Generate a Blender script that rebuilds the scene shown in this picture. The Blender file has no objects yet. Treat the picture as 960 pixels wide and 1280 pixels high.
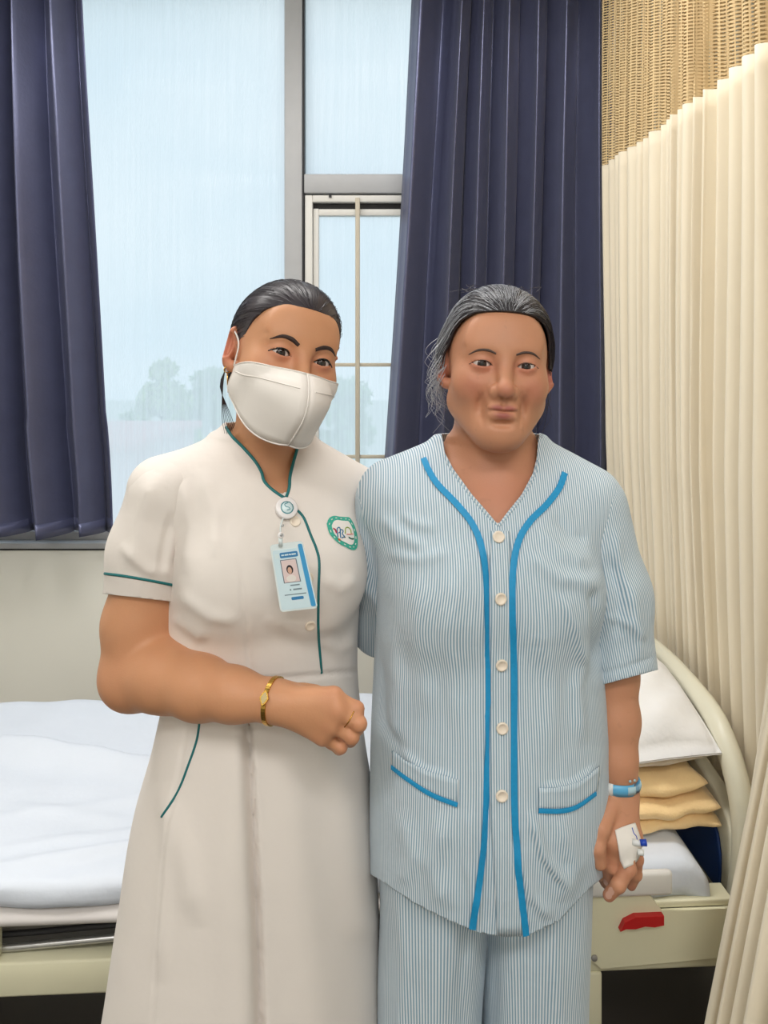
import bpy, bmesh, math, random
import numpy as np
from mathutils import Vector, Matrix
from mathutils.bvhtree import BVHTree

# ------------------------------------------------------------------ camera, sky, light, exposure
SC = bpy.context.scene
COL = SC.collection
CAMZ = 1.55
cam_d = bpy.data.cameras.new('camera')
cam_d.sensor_fit = 'AUTO'; cam_d.sensor_width = 36.0
cam_d.lens = 36.0 * 1000 / 1280
cam_d.shift_y = -190 / 1280
cam_d.clip_start = 0.02; cam_d.clip_end = 300
cam = bpy.data.objects.new('camera', cam_d); COL.objects.link(cam)
cam.location = (0, 0, CAMZ); cam.rotation_euler = (math.pi / 2, 0, 0)
SC.camera = cam
SC.view_settings.view_transform = 'Standard'
SC.view_settings.look = 'None'
SC.view_settings.gamma = 1.0
SC.view_settings.use_curve_mapping = False
SC.view_settings.exposure = 0.14

def P(px, py, Y):
    """point of the place seen at photo pixel (px, py) at distance Y in front of the lens"""
    return np.array([(px - 480) * Y / 1000, Y, CAMZ - (py - 450) * Y / 1000])

# world: bright overcast sky with soft clouds
wd = bpy.data.worlds.new('overcast_sky'); SC.world = wd; wd.use_nodes = True
nt = wd.node_tree; nt.nodes.clear()
def N(nt, typ, **kw):
    n = nt.nodes.new(typ)
    for k, v in kw.items():
        if k in n.inputs: n.inputs[k].default_value = v
        else: setattr(n, k, v)
    return n
def L(nt, a, ao, b, bi): nt.links.new(a.outputs[ao], b.inputs[bi])
tc = N(nt, 'ShaderNodeTexCoord')
mp = N(nt, 'ShaderNodeMapping'); mp.inputs['Scale'].default_value = (1.0, 1.0, 2.2)
nz = N(nt, 'ShaderNodeTexNoise', Scale=2.3, Detail=5.0, Roughness=0.5)
cr = N(nt, 'ShaderNodeValToRGB')
cr.color_ramp.elements[0].position = 0.36; cr.color_ramp.elements[0].color = (0.55, 0.71, 0.83, 1)
cr.color_ramp.elements[1].position = 0.66; cr.color_ramp.elements[1].color = (0.92, 0.97, 1.0, 1)
bg = N(nt, 'ShaderNodeBackground', Strength=1.22); ow = N(nt, 'ShaderNodeOutputWorld')
L(nt, tc, 'Generated', mp, 'Vector'); L(nt, mp, 'Vector', nz, 'Vector'); L(nt, nz, 'Fac', cr, 'Fac')
L(nt, cr, 'Color', bg, 'Color'); L(nt, bg, 'Background', ow, 'Surface')

# ceiling lamps of the ward (their housings are built with the ceiling below)
LAMPS = [(-1.15, -0.9, 27, 'front left'), (0.6, -0.9, 25, 'front right'), (-1.35, 1.75, 19, 'over the bed, left'), (0.0, 1.75, 19, 'over the bed, beside the curtain'), (-0.1, -2.4, 28, 'farthest back')]
ROOM_H = 3.25
for (lx, ly, e, _) in LAMPS:
    ld = bpy.data.lights.new('ceiling_lamp_light', 'AREA'); ld.shape = 'RECTANGLE'; ld.size = 1.15; ld.size_y = 0.5
    ld.energy = e; ld.color = (1.0, 0.98, 0.955)
    lo = bpy.data.objects.new('ceiling_lamp_light', ld); COL.objects.link(lo)
    lo.location = (lx, ly, ROOM_H - 0.075)

# ------------------------------------------------------------------ helpers
def tag(o, label=None, cat=None, group=None, kind=None):
    if label: o['label'] = label
    if cat: o['category'] = cat
    if group: o['group'] = group
    if kind: o['kind'] = kind
    return o
def empty(name, loc=(0, 0, 0), rz=0.0, label=None, cat=None, group=None):
    o = bpy.data.objects.new(name, None); COL.objects.link(o)
    o.location = loc; o.rotation_euler = (0, 0, rz); o.empty_display_size = 0.05
    return tag(o, label, cat, group)
def wmat(o):
    m = o.matrix_basis.copy()
    while o.parent: o = o.parent; m = o.matrix_basis @ m
    return m
def mesh_obj(name, V, F, mat, parent=None, smooth=True, world=False):
    me = bpy.data.meshes.new(name)
    V = np.asarray(V, dtype=float)
    if world and parent is not None: # vertices given in world space, parent only translated / rotated
        M = np.array(wmat(parent).inverted())
        V = V @ M[:3, :3].T + M[:3, 3]
    me.from_pydata(V.tolist(), [], [tuple(int(i) for i in f) for f in F])
    mats = mat if isinstance(mat, (list, tuple)) else [mat]
    for m in mats: me.materials.append(m)
    if smooth: me.polygons.foreach_set('use_smooth', [True] * len(me.polygons))
    me.update()
    o = bpy.data.objects.new(name, me); COL.objects.link(o)
    if parent is not None: o.parent = parent
    return o
class MB:
    """collects simple solids into one mesh"""
    def __init__(s): s.V = []; s.F = []
    def add(s, V, F):
        n = len(s.V); s.V += [tuple(map(float, v)) for v in V]; s.F += [tuple(i + n for i in f) for f in F]; return s
    def box(s, x0, x1, y0, y1, z0, z1, R=None, c=(0, 0, 0)):
        V = np.array([(x, y, z) for x in (x0, x1) for y in (y0, y1) for z in (z0, z1)], float)
        if R is not None: V = V @ np.asarray(R).T
        V = V + np.asarray(c, float)
        return s.add(V, [(0, 1, 3, 2), (4, 6, 7, 5), (0, 4, 5, 1), (2, 3, 7, 6), (0, 2, 6, 4), (1, 5, 7, 3)])
    def tube(s, pts, r, n=10, cap=True):
        V, F = tube_geo(pts, r, n, cap); return s.add(V, F)
    def build(s, name, mat, parent=None, smooth=False, bevel=0.0, world=False):
        o = mesh_obj(name, s.V, s.F, mat, parent, smooth, world)
        if bevel:
            m = o.modifiers.new('bevel', 'BEVEL'); m.width = bevel; m.segments = 2; m.limit_method = 'ANGLE'
            for p in o.data.polygons: p.use_smooth = True
            m.harden_normals = False
        return o
def tube_geo(pts, r, n=10, cap=True):
    pts = np.asarray(pts, float); m = len(pts)
    r = np.full(m, r) if np.isscalar(r) else np.asarray(r, float)
    T = np.gradient(pts, axis=0); T /= np.linalg.norm(T, axis=1)[:, None] + 1e-12
    up = np.array([0, 0, 1.0]) if abs(T[0][2]) < 0.9 else np.array([1.0, 0, 0])
    V = []; F = []; u = None
    for i in range(m):
        u = (up if u is None else u) - T[i] * np.dot(up if u is None else u, T[i]); u /= np.linalg.norm(u) + 1e-12
        v = np.cross(T[i], u)
        for k in range(n):
            a = 2 * math.pi * k / n
            V.append(pts[i] + r[i] * (math.cos(a) * u + math.sin(a) * v))
    for i in range(m - 1):
        for k in range(n):
            F.append((i * n + k, i * n + (k + 1) % n, (i + 1) * n + (k + 1) % n, (i + 1) * n + k))
    if cap:
        F.append(tuple(range(n - 1, -1, -1))); F.append(tuple((m - 1) * n + k for k in range(n)))
    return V, F
def spline(pts, n):
    """Catmull-Rom through pts, n samples"""
    p = np.asarray(pts, float); p = np.vstack([2 * p[0] - p[1], p, 2 * p[-1] - p[-2]]); m = len(p) - 3
    out = []
    for t in np.linspace(0, m, n):
        i = min(int(t), m - 1); f = t - i
        a, b, c, d = p[i], p[i + 1], p[i + 2], p[i + 3]
        out.append(0.5 * ((2 * b) + (c - a) * f + (2 * a - 5 * b + 4 * c - d) * f * f + (3 * b - a - 3 * c + d) * f ** 3))
    return np.array(out)
def lathe(prof, n=24, axis='z'):
    V = []; F = []; m = len(prof)
    for (r, z) in prof:
        for k in range(n):
            a = 2 * math.pi * k / n; V.append((r * math.cos(a), r * math.sin(a), z))
    for i in range(m - 1):
        for k in range(n):
            F.append((i * n + k, i * n + (k + 1) % n, (i + 1) * n + (k + 1) % n, (i + 1) * n + k))
    F.append(tuple(range(n - 1, -1, -1))); F.append(tuple((m - 1) * n + k for k in range(n)))
    return np.array(V), F
def grid_faces(nu, nv, wrap=False):
    F = []
    for i in range(nu - 1):
        for j in range(nv if wrap else nv - 1):
            F.append((i * nv + j, i * nv + (j + 1) % nv, (i + 1) * nv + (j + 1) % nv, (i + 1) * nv + j))
    return F
def solid(o, t, off=-1.0):
    m = o.modifiers.new('thickness', 'SOLIDIFY'); m.thickness = t; m.offset = off; return o

# ------------------------------------------------------------------ materials
def mat(name, col, rough=0.6, metal=0.0, spec=0.5, sheen=0.0, sss=0.0, noise=None, bump=None, coat=0.0):
    """principled material; noise=(scale, amount) mottles the colour, bump=(scale, strength, distance) gives fine relief"""
    m = bpy.data.materials.new(name); m.use_nodes = True; nt = m.node_tree
    b = nt.nodes['Principled BSDF']
    b.inputs['Base Color'].default_value = (*col, 1); b.inputs['Roughness'].default_value = rough
    b.inputs['Metallic'].default_value = metal; b.inputs['Specular IOR Level'].default_value = spec
    b.inputs['Sheen Weight'].default_value = sheen; b.inputs['Coat Weight'].default_value = coat
    if sss:
        b.inputs['Subsurface Weight'].default_value = sss; b.inputs['Subsurface Radius'].default_value = (0.010, 0.004, 0.002)
        b.inputs['Subsurface Scale'].default_value = 1.0
    tc = N(nt, 'ShaderNodeTexCoord')
    n = N(nt, 'ShaderNodeTexNoise', Scale=(noise or (8, .05))[0], Detail=3.0); L(nt, tc, 'Object', n, 'Vector')
    a = (noise or (8, .05))[1]
    mx = N(nt, 'ShaderNodeMix', data_type='RGBA')
    mx.inputs['A'].default_value = (*[max(0, c * (1 - a)) for c in col], 1); mx.inputs['B'].default_value = (*[min(1, c * (1 + a)) for c in col], 1)
    L(nt, n, 'Fac', mx, 'Factor'); nt.links.new(mx.outputs['Result'], b.inputs['Base Color'])
    if bump:
        n2 = N(nt, 'ShaderNodeTexNoise', Scale=bump[0], Detail=4.0); L(nt, tc, 'Object', n2, 'Vector')
        bp = N(nt, 'ShaderNodeBump', Strength=bump[1], Distance=bump[2]); L(nt, n2, 'Fac', bp, 'Height'); L(nt, bp, 'Normal', b, 'Normal')
    return m
def lin(r, g, b):
    f = lambda c: (c / 255 / 12.92) if c / 255 <= 0.04045 else ((c / 255 + 0.055) / 1.055) ** 2.4
    return (f(r), f(g), f(b))
M_wall = mat('cream_wall_paint', lin(244, 242, 232), 0.75, noise=(3, .04), bump=(60, .05, .002))
M_ceil = mat('ceiling_white', lin(236, 236, 232), 0.8)
M_floor = mat('floor_tile', lin(62, 57, 53), 0.35, noise=(5, .12))
M_alu = mat('window_aluminium', lin(178, 179, 181), 0.45, noise=(20, .05))
M_aluw = mat('window_sash_white', lin(222, 220, 214), 0.45)
M_gasket = mat('black_gasket', (0.02, 0.02, 0.022), 0.6)
M_grille = mat('painted_grille', lin(196, 186, 166), 0.5)
M_navy = mat('navy_satin_curtain', lin(92, 96, 126), 0.36, metal=.5, spec=0.8, sheen=0.1, noise=(14, .10), bump=(90, .25, .002))
_b = M_navy.node_tree.nodes['Principled BSDF']; _b.inputs['Anisotropic'].default_value = .7
_t = N(M_navy.node_tree, 'ShaderNodeTangent', direction_type='RADIAL', axis='Z'); L(M_navy.node_tree, _t, 'Tangent', _b, 'Tangent')  # anis
M_cream_plastic = mat('cream_bed_plastic', lin(226, 222, 200), 0.4, noise=(6, .03), coat=0.1)
M_cream_metal = mat('cream_bed_metal', lin(230, 226, 196), 0.42, noise=(6, .04))
M_chrome = mat('bed_steel_tube', (0.55, 0.55, 0.55), 0.3, metal=0.9)
M_grey_metal = mat('grey_bed_deck', lin(150, 147, 142), 0.5)
M_red = mat('red_lever', lin(190, 22, 28), 0.35)
M_blue_mat = mat('blue_mattress_cover', lin(22, 62, 130), 0.5)
M_sheet = mat('white_cotton_sheet', lin(220, 227, 238), 0.8, noise=(5, .02), bump=(14, .35, .012))
M_pillow = mat('white_pillow_cotton', lin(238, 237, 236), 0.8, noise=(5, .02), bump=(11, .6, .016))
M_blanket = mat('pale_orange_blanket', lin(255, 218, 162), 0.9, sheen=0.2, noise=(60, .06), bump=(220, .5, .003))
M_lamp_on = None
# ------------------------------------------------------------------ room shell
WY = 3.10          # inside face of the window wall
XL, XR, YF = -3.0, 2.3, -3.2
def struct(o): o['kind'] = 'structure'; return o
f = MB().box(XL - .2, XR + .2, YF - .2, WY + .25, -0.12, 0.0); struct(f.build('floor', M_floor))
f = MB().box(XL - .2, XR + .2, YF - .2, WY + .25, ROOM_H, ROOM_H + .12); struct(f.build('ceiling', M_ceil))
f = MB().box(XL - .2, XL, YF - .2, WY + .25, 0, ROOM_H); struct(f.build('wall_left', M_wall))
f = MB().box(XR, XR + .2, YF - .2, WY + .25, 0, ROOM_H); struct(f.build('wall_right', M_wall))
f = MB().box(XL - .2, XR + .2, YF - .2, YF, 0, ROOM_H); struct(f.build('wall_behind', M_wall))
SILL = 0.835; WX0, WX1, WTOP = -2.2, 0.98, 3.05
w = MB()
w.box(XL, XR, WY, WY + .2, 0, SILL); w.box(XL, WX0, WY, WY + .2, SILL, ROOM_H); w.box(WX1, XR, WY, WY + .2, SILL, ROOM_H)
w.box(WX0, WX1, WY, WY + .2, WTOP, ROOM_H)
struct(w.build('wall_window_side', M_wall))
struct(MB().box(XL, XR, WY - .012, WY, 0, .09).build('baseboard_window_side', M_aluw, bevel=.003))
# ceiling lamp housings
M_diff = bpy.data.materials.new('lamp_diffuser'); M_diff.use_nodes = True
b = M_diff.node_tree.nodes['Principled BSDF']; b.inputs['Base Color'].default_value = (.9, .9, .88, 1)
b.inputs['Emission Color'].default_value = (1, .95, .88, 1); b.inputs['Emission Strength'].default_value = 1.0
for i, (lx, ly, e, where) in enumerate(LAMPS):
    t = empty('ceiling_lamp', (lx, ly, ROOM_H), 0, 'white rectangular ceiling lamp of the ward, the one ' + where, 'lamp', 'ceiling lamps of the ward')
    MB().box(-.62, .62, -.3, .3, -.055, 0).build('housing', M_aluw, t, bevel=.006)
    MB().box(-.58, .58, -.26, .26, -.065, -.0555).build('diffuser', M_diff, t)

# ------------------------------------------------------------------ window (left fixed pane | mullion | upper pane over a hinged sash with grille)
FY0, FY1 = WY + .03, WY + .10
wx = lambda px, Y=WY + .03: (px - 480) * Y / 1000
wz = lambda py, Y=WY + .03: CAMZ - (py - 450) * Y / 1000
mx0, mx1 = wx(356), wx(379)
W1 = struct(empty('window_1', (mx0, WY, SILL)))
fr = MB()
fr.box(WX0, WX1, FY0, FY1, SILL, SILL + .045); fr.box(WX0, WX1, FY0, FY1, WTOP - .05, WTOP)
fr.box(WX0, WX0 + .05, FY0, FY1, SILL + .045, WTOP - .05); fr.box(WX1 - .05, WX1, FY0, FY1, SILL + .045, WTOP - .05)
fr.build('outer_frame', M_alu, W1, bevel=.004, world=True)
MB().box(mx0, mx1 - .003, FY0 - .015, FY1, SILL + .045, WTOP - .05).build('mullion', M_alu, W1, bevel=.004, world=True)
MB().box(mx1 - .003, mx1 + .004, FY0, FY1, SILL + .045, WTOP - .05).build('gasket_strip', M_gasket, W1, world=True)
tz1, tz0 = wz(218), wz(242)
MB().box(mx1 + .004, WX1 - .05, FY0 - .01, FY1, tz0, tz1).build('transom', M_alu, W1, bevel=.004, world=True)
MB().box(-1.35, -1.30, FY0 - .01, FY1, SILL + .045, WTOP - .05).build('mullion', M_alu, W1, bevel=.004, world=True)
# sash (outer casing + inner frame), with a dark slot at the top
sx0 = wx(381); sx1 = .62; st = wz(243.5)
sa = MB()
sa.box(sx0, sx0 + .030, FY0 + .002, FY1 - .01, SILL + .045, st); sa.box(sx1 - .03, sx1, FY0 + .002, FY1 - .01, SILL + .045, st)
sa.box(sx0 + .03, sx1 - .03, FY0 + .002, FY1 - .01, st - .028, st); sa.box(sx0 + .03, sx1 - .03, FY0 + .002, FY1 - .01, SILL + .045, SILL + .08)
sa.build('sash_casing', M_aluw, W1, bevel=.003, world=True)
MB().box(sx0 + .03, sx1 - .03, FY0 + .03, FY0 + .034, st - .052, st - .028).build('slot_shadow_gap', M_gasket, W1, world=True)
MB().box(wx(411), wx(414.5), FY0 - .003, FY0 + .004, wz(247), wz(243.7)).build('latch_pin', M_gasket, W1, world=True)
si = MB(); ix0 = sx0 + .031
si.box(ix0, ix0 + .022, FY0 + .02, FY1 - .02, SILL + .08, st - .05); si.box(sx1 - .05, sx1 - .031, FY0 + .02, FY1 - .02, SILL + .08, st - .05)
si.box(ix0 + .022, sx1 - .05, FY0 + .02, FY1 - .02, st - .078, st - .052); si.box(ix0 + .022, sx1 - .05, FY0 + .02, FY1 - .02, SILL + .08, SILL + .12)
si.build('sash_frame', M_aluw, W1, bevel=.003, world=True)
for gx in (wx(447), wx(447) + .21, wx(447) + .42):
    MB().box(gx - .009, gx + .009, FY0 - .006, FY0 + .012, SILL + .05, st - .012).build('grille_bar', M_grille, W1, bevel=.002, world=True)
for gz in (wz(456), wz(456) - .36):
    MB().box(sx0 + .02, sx1 - .02, FY0 + .002, FY0 + .008, gz - .007, gz + .007).build('grille_bar', M_grille, W1, bevel=.002, world=True)
# wet-streaked glass; its whitish film paints in the glare that pales the view
M_glass = bpy.data.materials.new('streaked_glare_glass'); M_glass.use_nodes = True; nt = M_glass.node_tree; nt.nodes.clear()
out = N(nt, 'ShaderNodeOutputMaterial'); tr = N(nt, 'ShaderNodeBsdfTransparent', Color=(.98, .985, .99, 1))
tl = N(nt, 'ShaderNodeBsdfTranslucent', Color=(.96, .98, 1.0, 1)); gl = N(nt, 'ShaderNodeBsdfGlossy', Roughness=.02)
tc = N(nt, 'ShaderNodeTexCoord'); mp = N(nt, 'ShaderNodeMapping'); mp.inputs['Scale'].default_value = (38, 38, .9)
nz = N(nt, 'ShaderNodeTexNoise', Scale=1.6, Detail=3.0, Roughness=.6); mr = N(nt, 'ShaderNodeMapRange')
mr.inputs['From Min'].default_value = .3; mr.inputs['From Max'].default_value = .75; mr.inputs['To Min'].default_value = .50; mr.inputs['To Max'].default_value = .68
L(nt, tc, 'Object', mp, 'Vector'); L(nt, mp, 'Vector', nz, 'Vector'); L(nt, nz, 'Fac', mr, 'Value')
m1 = N(nt, 'ShaderNodeMixShader'); m2 = N(nt, 'ShaderNodeMixShader', Fac=.0015)
L(nt, mr, 'Result', m1, 'Fac'); nt.links.new(tr.outputs[0], m1.inputs[1]); nt.links.new(tl.outputs[0], m1.inputs[2])
nt.links.new(m1.outputs[0], m2.inputs[1]); nt.links.new(gl.outputs[0], m2.inputs[2]); nt.links.new(m2.outputs[0], out.inputs['Surface'])
gy = FY0 + .04
for (x0, x1, z0, z1) in ((-1.30, mx0, SILL + .045, WTOP - .05), (WX0 + .05, -1.35, SILL + .045, WTOP - .05),
                         (mx1 + .004, WX1 - .05, tz1, WTOP - .05), (ix0 + .022, sx1 - .05, SILL + .12, st - .078), (sx1, WX1 - .05, SILL + .045, tz0)):
    MB().box(x0, x1, gy, gy + .005, z0, z1).build('pane', M_glass, W1, world=True)
# inner sill ledge: pale strip with a dark joint below it
MB().box(WX0, WX1, WY - .03, WY + .03, SILL - .010, SILL + .012).build('sill_board', M_alu, W1, bevel=.003, world=True)
MB().box(WX0, WX1, WY - .004, WY, SILL - .022, SILL - .010).build('sill_joint', M_gasket, W1, world=True)

# ------------------------------------------------------------------ outside
M_leafA = mat('pale_green_leaves', lin(150, 190, 100), .7, noise=(2, .25))
M_leafB = mat('soft_green_leaves', lin(135, 180, 120), .7, noise=(2, .25))
M_bark = mat('bark', lin(110, 95, 85), .9)
M_pinkroof = mat('pink_roof_sheet', lin(214, 150, 150), .7); M_pinkwall = mat('pink_wall', lin(226, 190, 190), .8)
M_ground = mat('pale_ground', lin(190, 200, 190), .9, noise=(.2, .1))
g = MB().box(-60, 60, 4, 130, -5.2, -5.0); struct(g.build('ground', M_ground))
def tree(px, Y, top_py, bot_py, wid_px, label, mt, seed, blossoms=False):
    rng = np.random.default_rng(seed)
    x = (px - 480) * Y / 1000; zt = CAMZ - (top_py - 450) * Y / 1000; zb = CAMZ - (bot_py - 450) * Y / 1000; r = wid_px * Y / 2000
    t = empty('tree', (x, Y, -5.0), 0, label, 'tree')
    tk = MB(); tk.tube([(0, 0, 0), (.05, 0, (zb + 5) * .6), (0, .05, zb + 5), (0, 0, zt + 5 - r * .4)], [.18, .14, .10, .03], 8)
    cl = [(0, 0, zt + 5 - .35, .4), ]
    for i in range(26):
        a = rng.uniform(0, 6.28); h = rng.uniform(0, 1); rr = r * rng.uniform(.15, 1) * (1.05 - .75 * h)
        cl.append((rr * math.cos(a), rr * math.sin(a), zb + 5 + h * (zt - zb - .3), rng.uniform(.3, .62) * r * .62))
    for c in cl[1:14]: tk.tube([(0, 0, c[2] - .5), (c[0] * .5, c[1] * .5, c[2] - .2), c[:3]], [.05, .035, .012], 5)
    tk.build('trunk', M_bark, t, smooth=True)
    V = []; F = []
    for (cx, cy, cz, cr) in cl:
        for k in range(150):
            d = rng.normal(size=3); d /= np.linalg.norm(d); c = np.array([cx, cy, cz]) + d * cr * rng.uniform(.3, 1.05) ** .6 * np.array([1, 1, .8])
            u = rng.normal(size=3); u /= np.linalg.norm(u); v = np.cross(u, rng.normal(size=3)); v /= np.linalg.norm(v); s = rng.uniform(.05, .11)
            n = len(V); V += [c - u * s * 1.6, c - v * s * .6, c + u * s * 1.6, c + v * s * .6]; F.append((n, n + 1, n + 2, n + 3))
    o = mesh_obj('foliage', V, F, mt, t, smooth=False); o['kind'] = 'stuff'
    return t
tree(205, 24, 446, 575, 95, 'pale green tree with the tallest crown seen through the left pane', M_leafA, 3)
tree(268, 26, 458, 590, 110, 'bushy pale tree just left of the nurse head beyond the glass', M_leafB, 4)
tree(168, 31, 512, 585, 60, 'low bush-like tree beside the dark left curtain beyond the glass', M_leafB, 5)
tree(425, 18, 470, 640, 130, 'hazy tree behind the small barred sash on the right', M_leafB, 6)
bt = empty('building', P(120, 556, 14) * np.array([1, 1, 0]) + np.array([0, 0, -5]), 0, 'low pink building with a flat pale roof edge behind the left pane', 'building')
bt.location = (-5.6, 15, -5)
MB().box(-2.6, .85, 0, 5, 0, 4.85).build('wall', M_pinkwall, bt, bevel=.02)
MB().box(-2.8, 1.02, -.2, 5.2, 4.85, 5.02).build('roof', M_pinkroof, bt, bevel=.02)

# ------------------------------------------------------------------ window curtains (dark satin)
def fold_noise(s, z, seed):
    return 0.35 * math.sin(3.1 * s * 10 + seed + 1.3 * z) + .25 * math.sin(17.0 * s + 2.2 * seed - .9 * z)
def curtain(name, xa_top, xb_top, xa_bot, xb_bot, z0, z1, y, nfold, amp, mt, label, seed=0, nz=40, hem=True, dens=14):
    t = empty(name, ((xa_top + xb_top) / 2, y, z0), 0, label, 'curtain')
    nu = nfold * dens + 1; V = []; UV = []
    rng = np.random.default_rng(seed); ph = np.cumsum(rng.uniform(.55, 1.5, nfold + 1)); ph = (ph - ph[0]) / (ph[-1] - ph[0]); am = rng.uniform(.65, 1.15, nfold + 1)
    for j in range(nz + 1):
        f = j / nz; z = z1 + (z0 - z1) * f
        for i in range(nu):
            s = i / (nu - 1); k = np.interp(s, ph, np.arange(nfold + 1)); a = np.interp(s, ph, am)
            xa = xa_top + (xa_bot - xa_top) * f; xb = xb_top + (xb_bot - xb_top) * f ** 1.3
            c = math.sin(2 * math.pi * k)
            yy = y - amp * a * (2 * ((c + 1) / 2) ** 1.15 - 1) * (.85 + .15 * f) + .006 * math.sin(9 * s + 5 * f + seed)
            xx = xa + (xb - xa) * (s + .012 * math.sin(4 * math.pi * k + .8) + .006 * math.sin(5 * f + 11 * s + seed))
            if f > .82 and seed == 1: xx += .006 * math.sin(14 * f + 8 * s)
            V.append((xx, yy, z + (0.004 * math.sin(23 * s) if f > .98 else 0)))
    o = mesh_obj('fabric', V, grid_faces(nz + 1, nu), mt, t, world=True); solid(o, .0025, 0)
    if hem:
        V2 = [(x, yv - .0016, z) for (x, yv, z) in V[-3 * nu:]]
        hz = z0 + .05
        H = []
        for i in range(nu):
            x, yv, z = V[(nz) * nu + i]; H.append((x, yv - .003, z - .001))
        for i in range(nu):
            x, yv, z = V[(nz - 1) * nu + i]; H.append((x, yv - .003, hz))
        h = mesh_obj('hem', H, grid_faces(2, nu), mt, t, world=True); solid(h, .002, 0)
    return t
CY = 2.96
cx = lambda px: (px - 480) * CY / 1000
cz = lambda py: CAMZ - (py - 450) * CY / 1000
curtain('window_curtain', cx(-190), cx(97), cx(-190), cx(139), cz(668), ROOM_H - .08, CY, 7, .078, M_navy,
        'dark navy satin curtain hanging left of the big pane, above the sill', seed=1)
curtain('window_curtain', cx(518), cx(768), cx(472), cx(768), cz(700), ROOM_H - .08, CY, 7, .078, M_navy,
        'dark navy satin curtain gathered behind the patient, right of the window', seed=12)
rail = empty('curtain_rail', (0, CY, ROOM_H - .05), 0, 'white rail under the ceiling carrying both dark curtains', 'rail')
MB().tube([(-2.3, 0, 0), (.9, 0, 0)], .014, 12).build('rod', M_aluw, rail, smooth=True)

# ------------------------------------------------------------------ privacy curtain (cream, netting band at the top)
M_priv = mat('cream_privacy_cloth', lin(238, 226, 202), .75, sheen=.15, noise=(5, .03), bump=(300, .08, .001))
M_net = bpy.data.materials.new('cream_netting'); M_net.use_nodes = True; nt = M_net.node_tree
b = nt.nodes['Principled BSDF']; b.inputs['Base Color'].default_value = (*lin(222, 194, 146), 1); b.inputs['Roughness'].default_value = .8
uv = N(nt, 'ShaderNodeUVMap', uv_map='uv'); sx = N(nt, 'ShaderNodeSeparateXYZ'); L(nt, uv, 'UV', sx, 'Vector')
def saw(ch, per, th):
    d = N(nt, 'ShaderNodeMath', operation='DIVIDE'); d.inputs[1].default_value = per; nt.links.new(sx.outputs[ch], d.inputs[0])
    fr = N(nt, 'ShaderNodeMath', operation='FRACT'); nt.links.new(d.outputs[0], fr.inputs[0])
    g = N(nt, 'ShaderNodeMath', operation='GREATER_THAN'); g.inputs[1].default_value = th; nt.links.new(fr.outputs[0], g.inputs[0]); return g
h1 = saw('X', .0175, .20); h2 = saw('Y', .0094, .45)
ml = N(nt, 'ShaderNodeMath', operation='MULTIPLY'); nt.links.new(h1.outputs[0], ml.inputs[0]); nt.links.new(h2.outputs[0], ml.inputs[1])
tp = N(nt, 'ShaderNodeBsdfTransparent'); ms = N(nt, 'ShaderNodeMixShader'); nt.links.new(ml.outputs[0], ms.inputs[0])
nt.links.new(b.outputs[0], ms.inputs[1]); nt.links.new(tp.outputs[0], ms.inputs[2]); nt.links.new(ms.outputs[0], nt.nodes['Material Output'].inputs['Surface'])
def priv_rows(zs, nfold=30, dens=14, seed=7):
    """privacy curtain running from the window wall towards the camera; its near end is dragged inwards over the bed end at the bottom"""
    rng = np.random.default_rng(seed); ph = np.cumsum(rng.uniform(.55, 1.45, nfold + 1)); ph = (ph - ph[0]) / (ph[-1] - ph[0])
    am = rng.uniform(.6, 1.15, nfold + 1); sk = rng.uniform(-.6, .6, nfold + 1)
    nu = nfold * dens + 1; rows = []; U = []
    for z in zs:
        row = []; u = 0; us = []
        for i in range(nu):
            s = i / (nu - 1); k = np.interp(s, ph, np.arange(nfold + 1)); a = np.interp(s, ph, am); q = np.interp(s, ph, sk)
            Y = 2.84 - 1.74 * s
            ft = min(1, max(0, (2.5 - z) / 2.5))
            bot = min(1, max(0, (1.28 - z) / 1.0)) ; near = min(1, max(0, (1.74 - Y) / .22)); near = near * near * (3 - 2 * near)
            x = .835 - .20 * (bot ** .9) * near
            x += -(.036 + .012 * near * bot) * a * math.sin(2 * math.pi * k + .3 * math.sin(2.2 * z + seed + 7 * s)) + .008 * math.sin(6.1 * s + 1.9 * z)
            x += .03 * (1 - near) * bot - .034 * min(1, max(0, (Y - 2.45) / .3))
            Yv = Y - .022 * q * math.cos(2 * math.pi * k) + .012 * math.sin(3 * z + 20 * s) * ft - .05 * ft * s
            if row: u += math.dist((x, Yv), row[-1][:2])
            row.append((x, Yv, z)); us.append(u)
        rows.append(row); U.append(us)
    return rows, U, nu
PC = empty('privacy_curtain', (.83, 2.0, .15), 0, 'cream ward divider curtain with a netting band on top, right of the bed', 'curtain')
ZM = 2.235
def add_uv(o, uvs):
    ul = o.data.uv_layers.new(name='uv'); lo = np.empty(len(o.data.loops), int); o.data.loops.foreach_get('vertex_index', lo)
    ul.data.foreach_set('uv', np.asarray(uvs, float)[lo].ravel())
rows, U, nu = priv_rows(np.linspace(.14, ZM, 46))
o = mesh_obj('cloth', [v for r in rows for v in r], grid_faces(46, nu), M_priv, PC, world=True); solid(o, .0015, 0)
rows, U, nu = priv_rows(np.linspace(ZM - .002, ROOM_H - .06, 14))
o = mesh_obj('netting', [v for r in rows for v in r], grid_faces(14, nu), M_net, PC, world=True)
add_uv(o, [(U[0][i], r[i][2]) for j, r in enumerate(rows) for i in range(nu)])
tr_ = empty('curtain_track', (.83, 2, ROOM_H - .05), 0, 'white ceiling track carrying the cream divider curtain', 'rail')
MB().box(.815, .85, 1.0, 3.06, ROOM_H - .06, ROOM_H - .03).build('track', M_aluw, tr_, bevel=.004, world=True)
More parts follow.
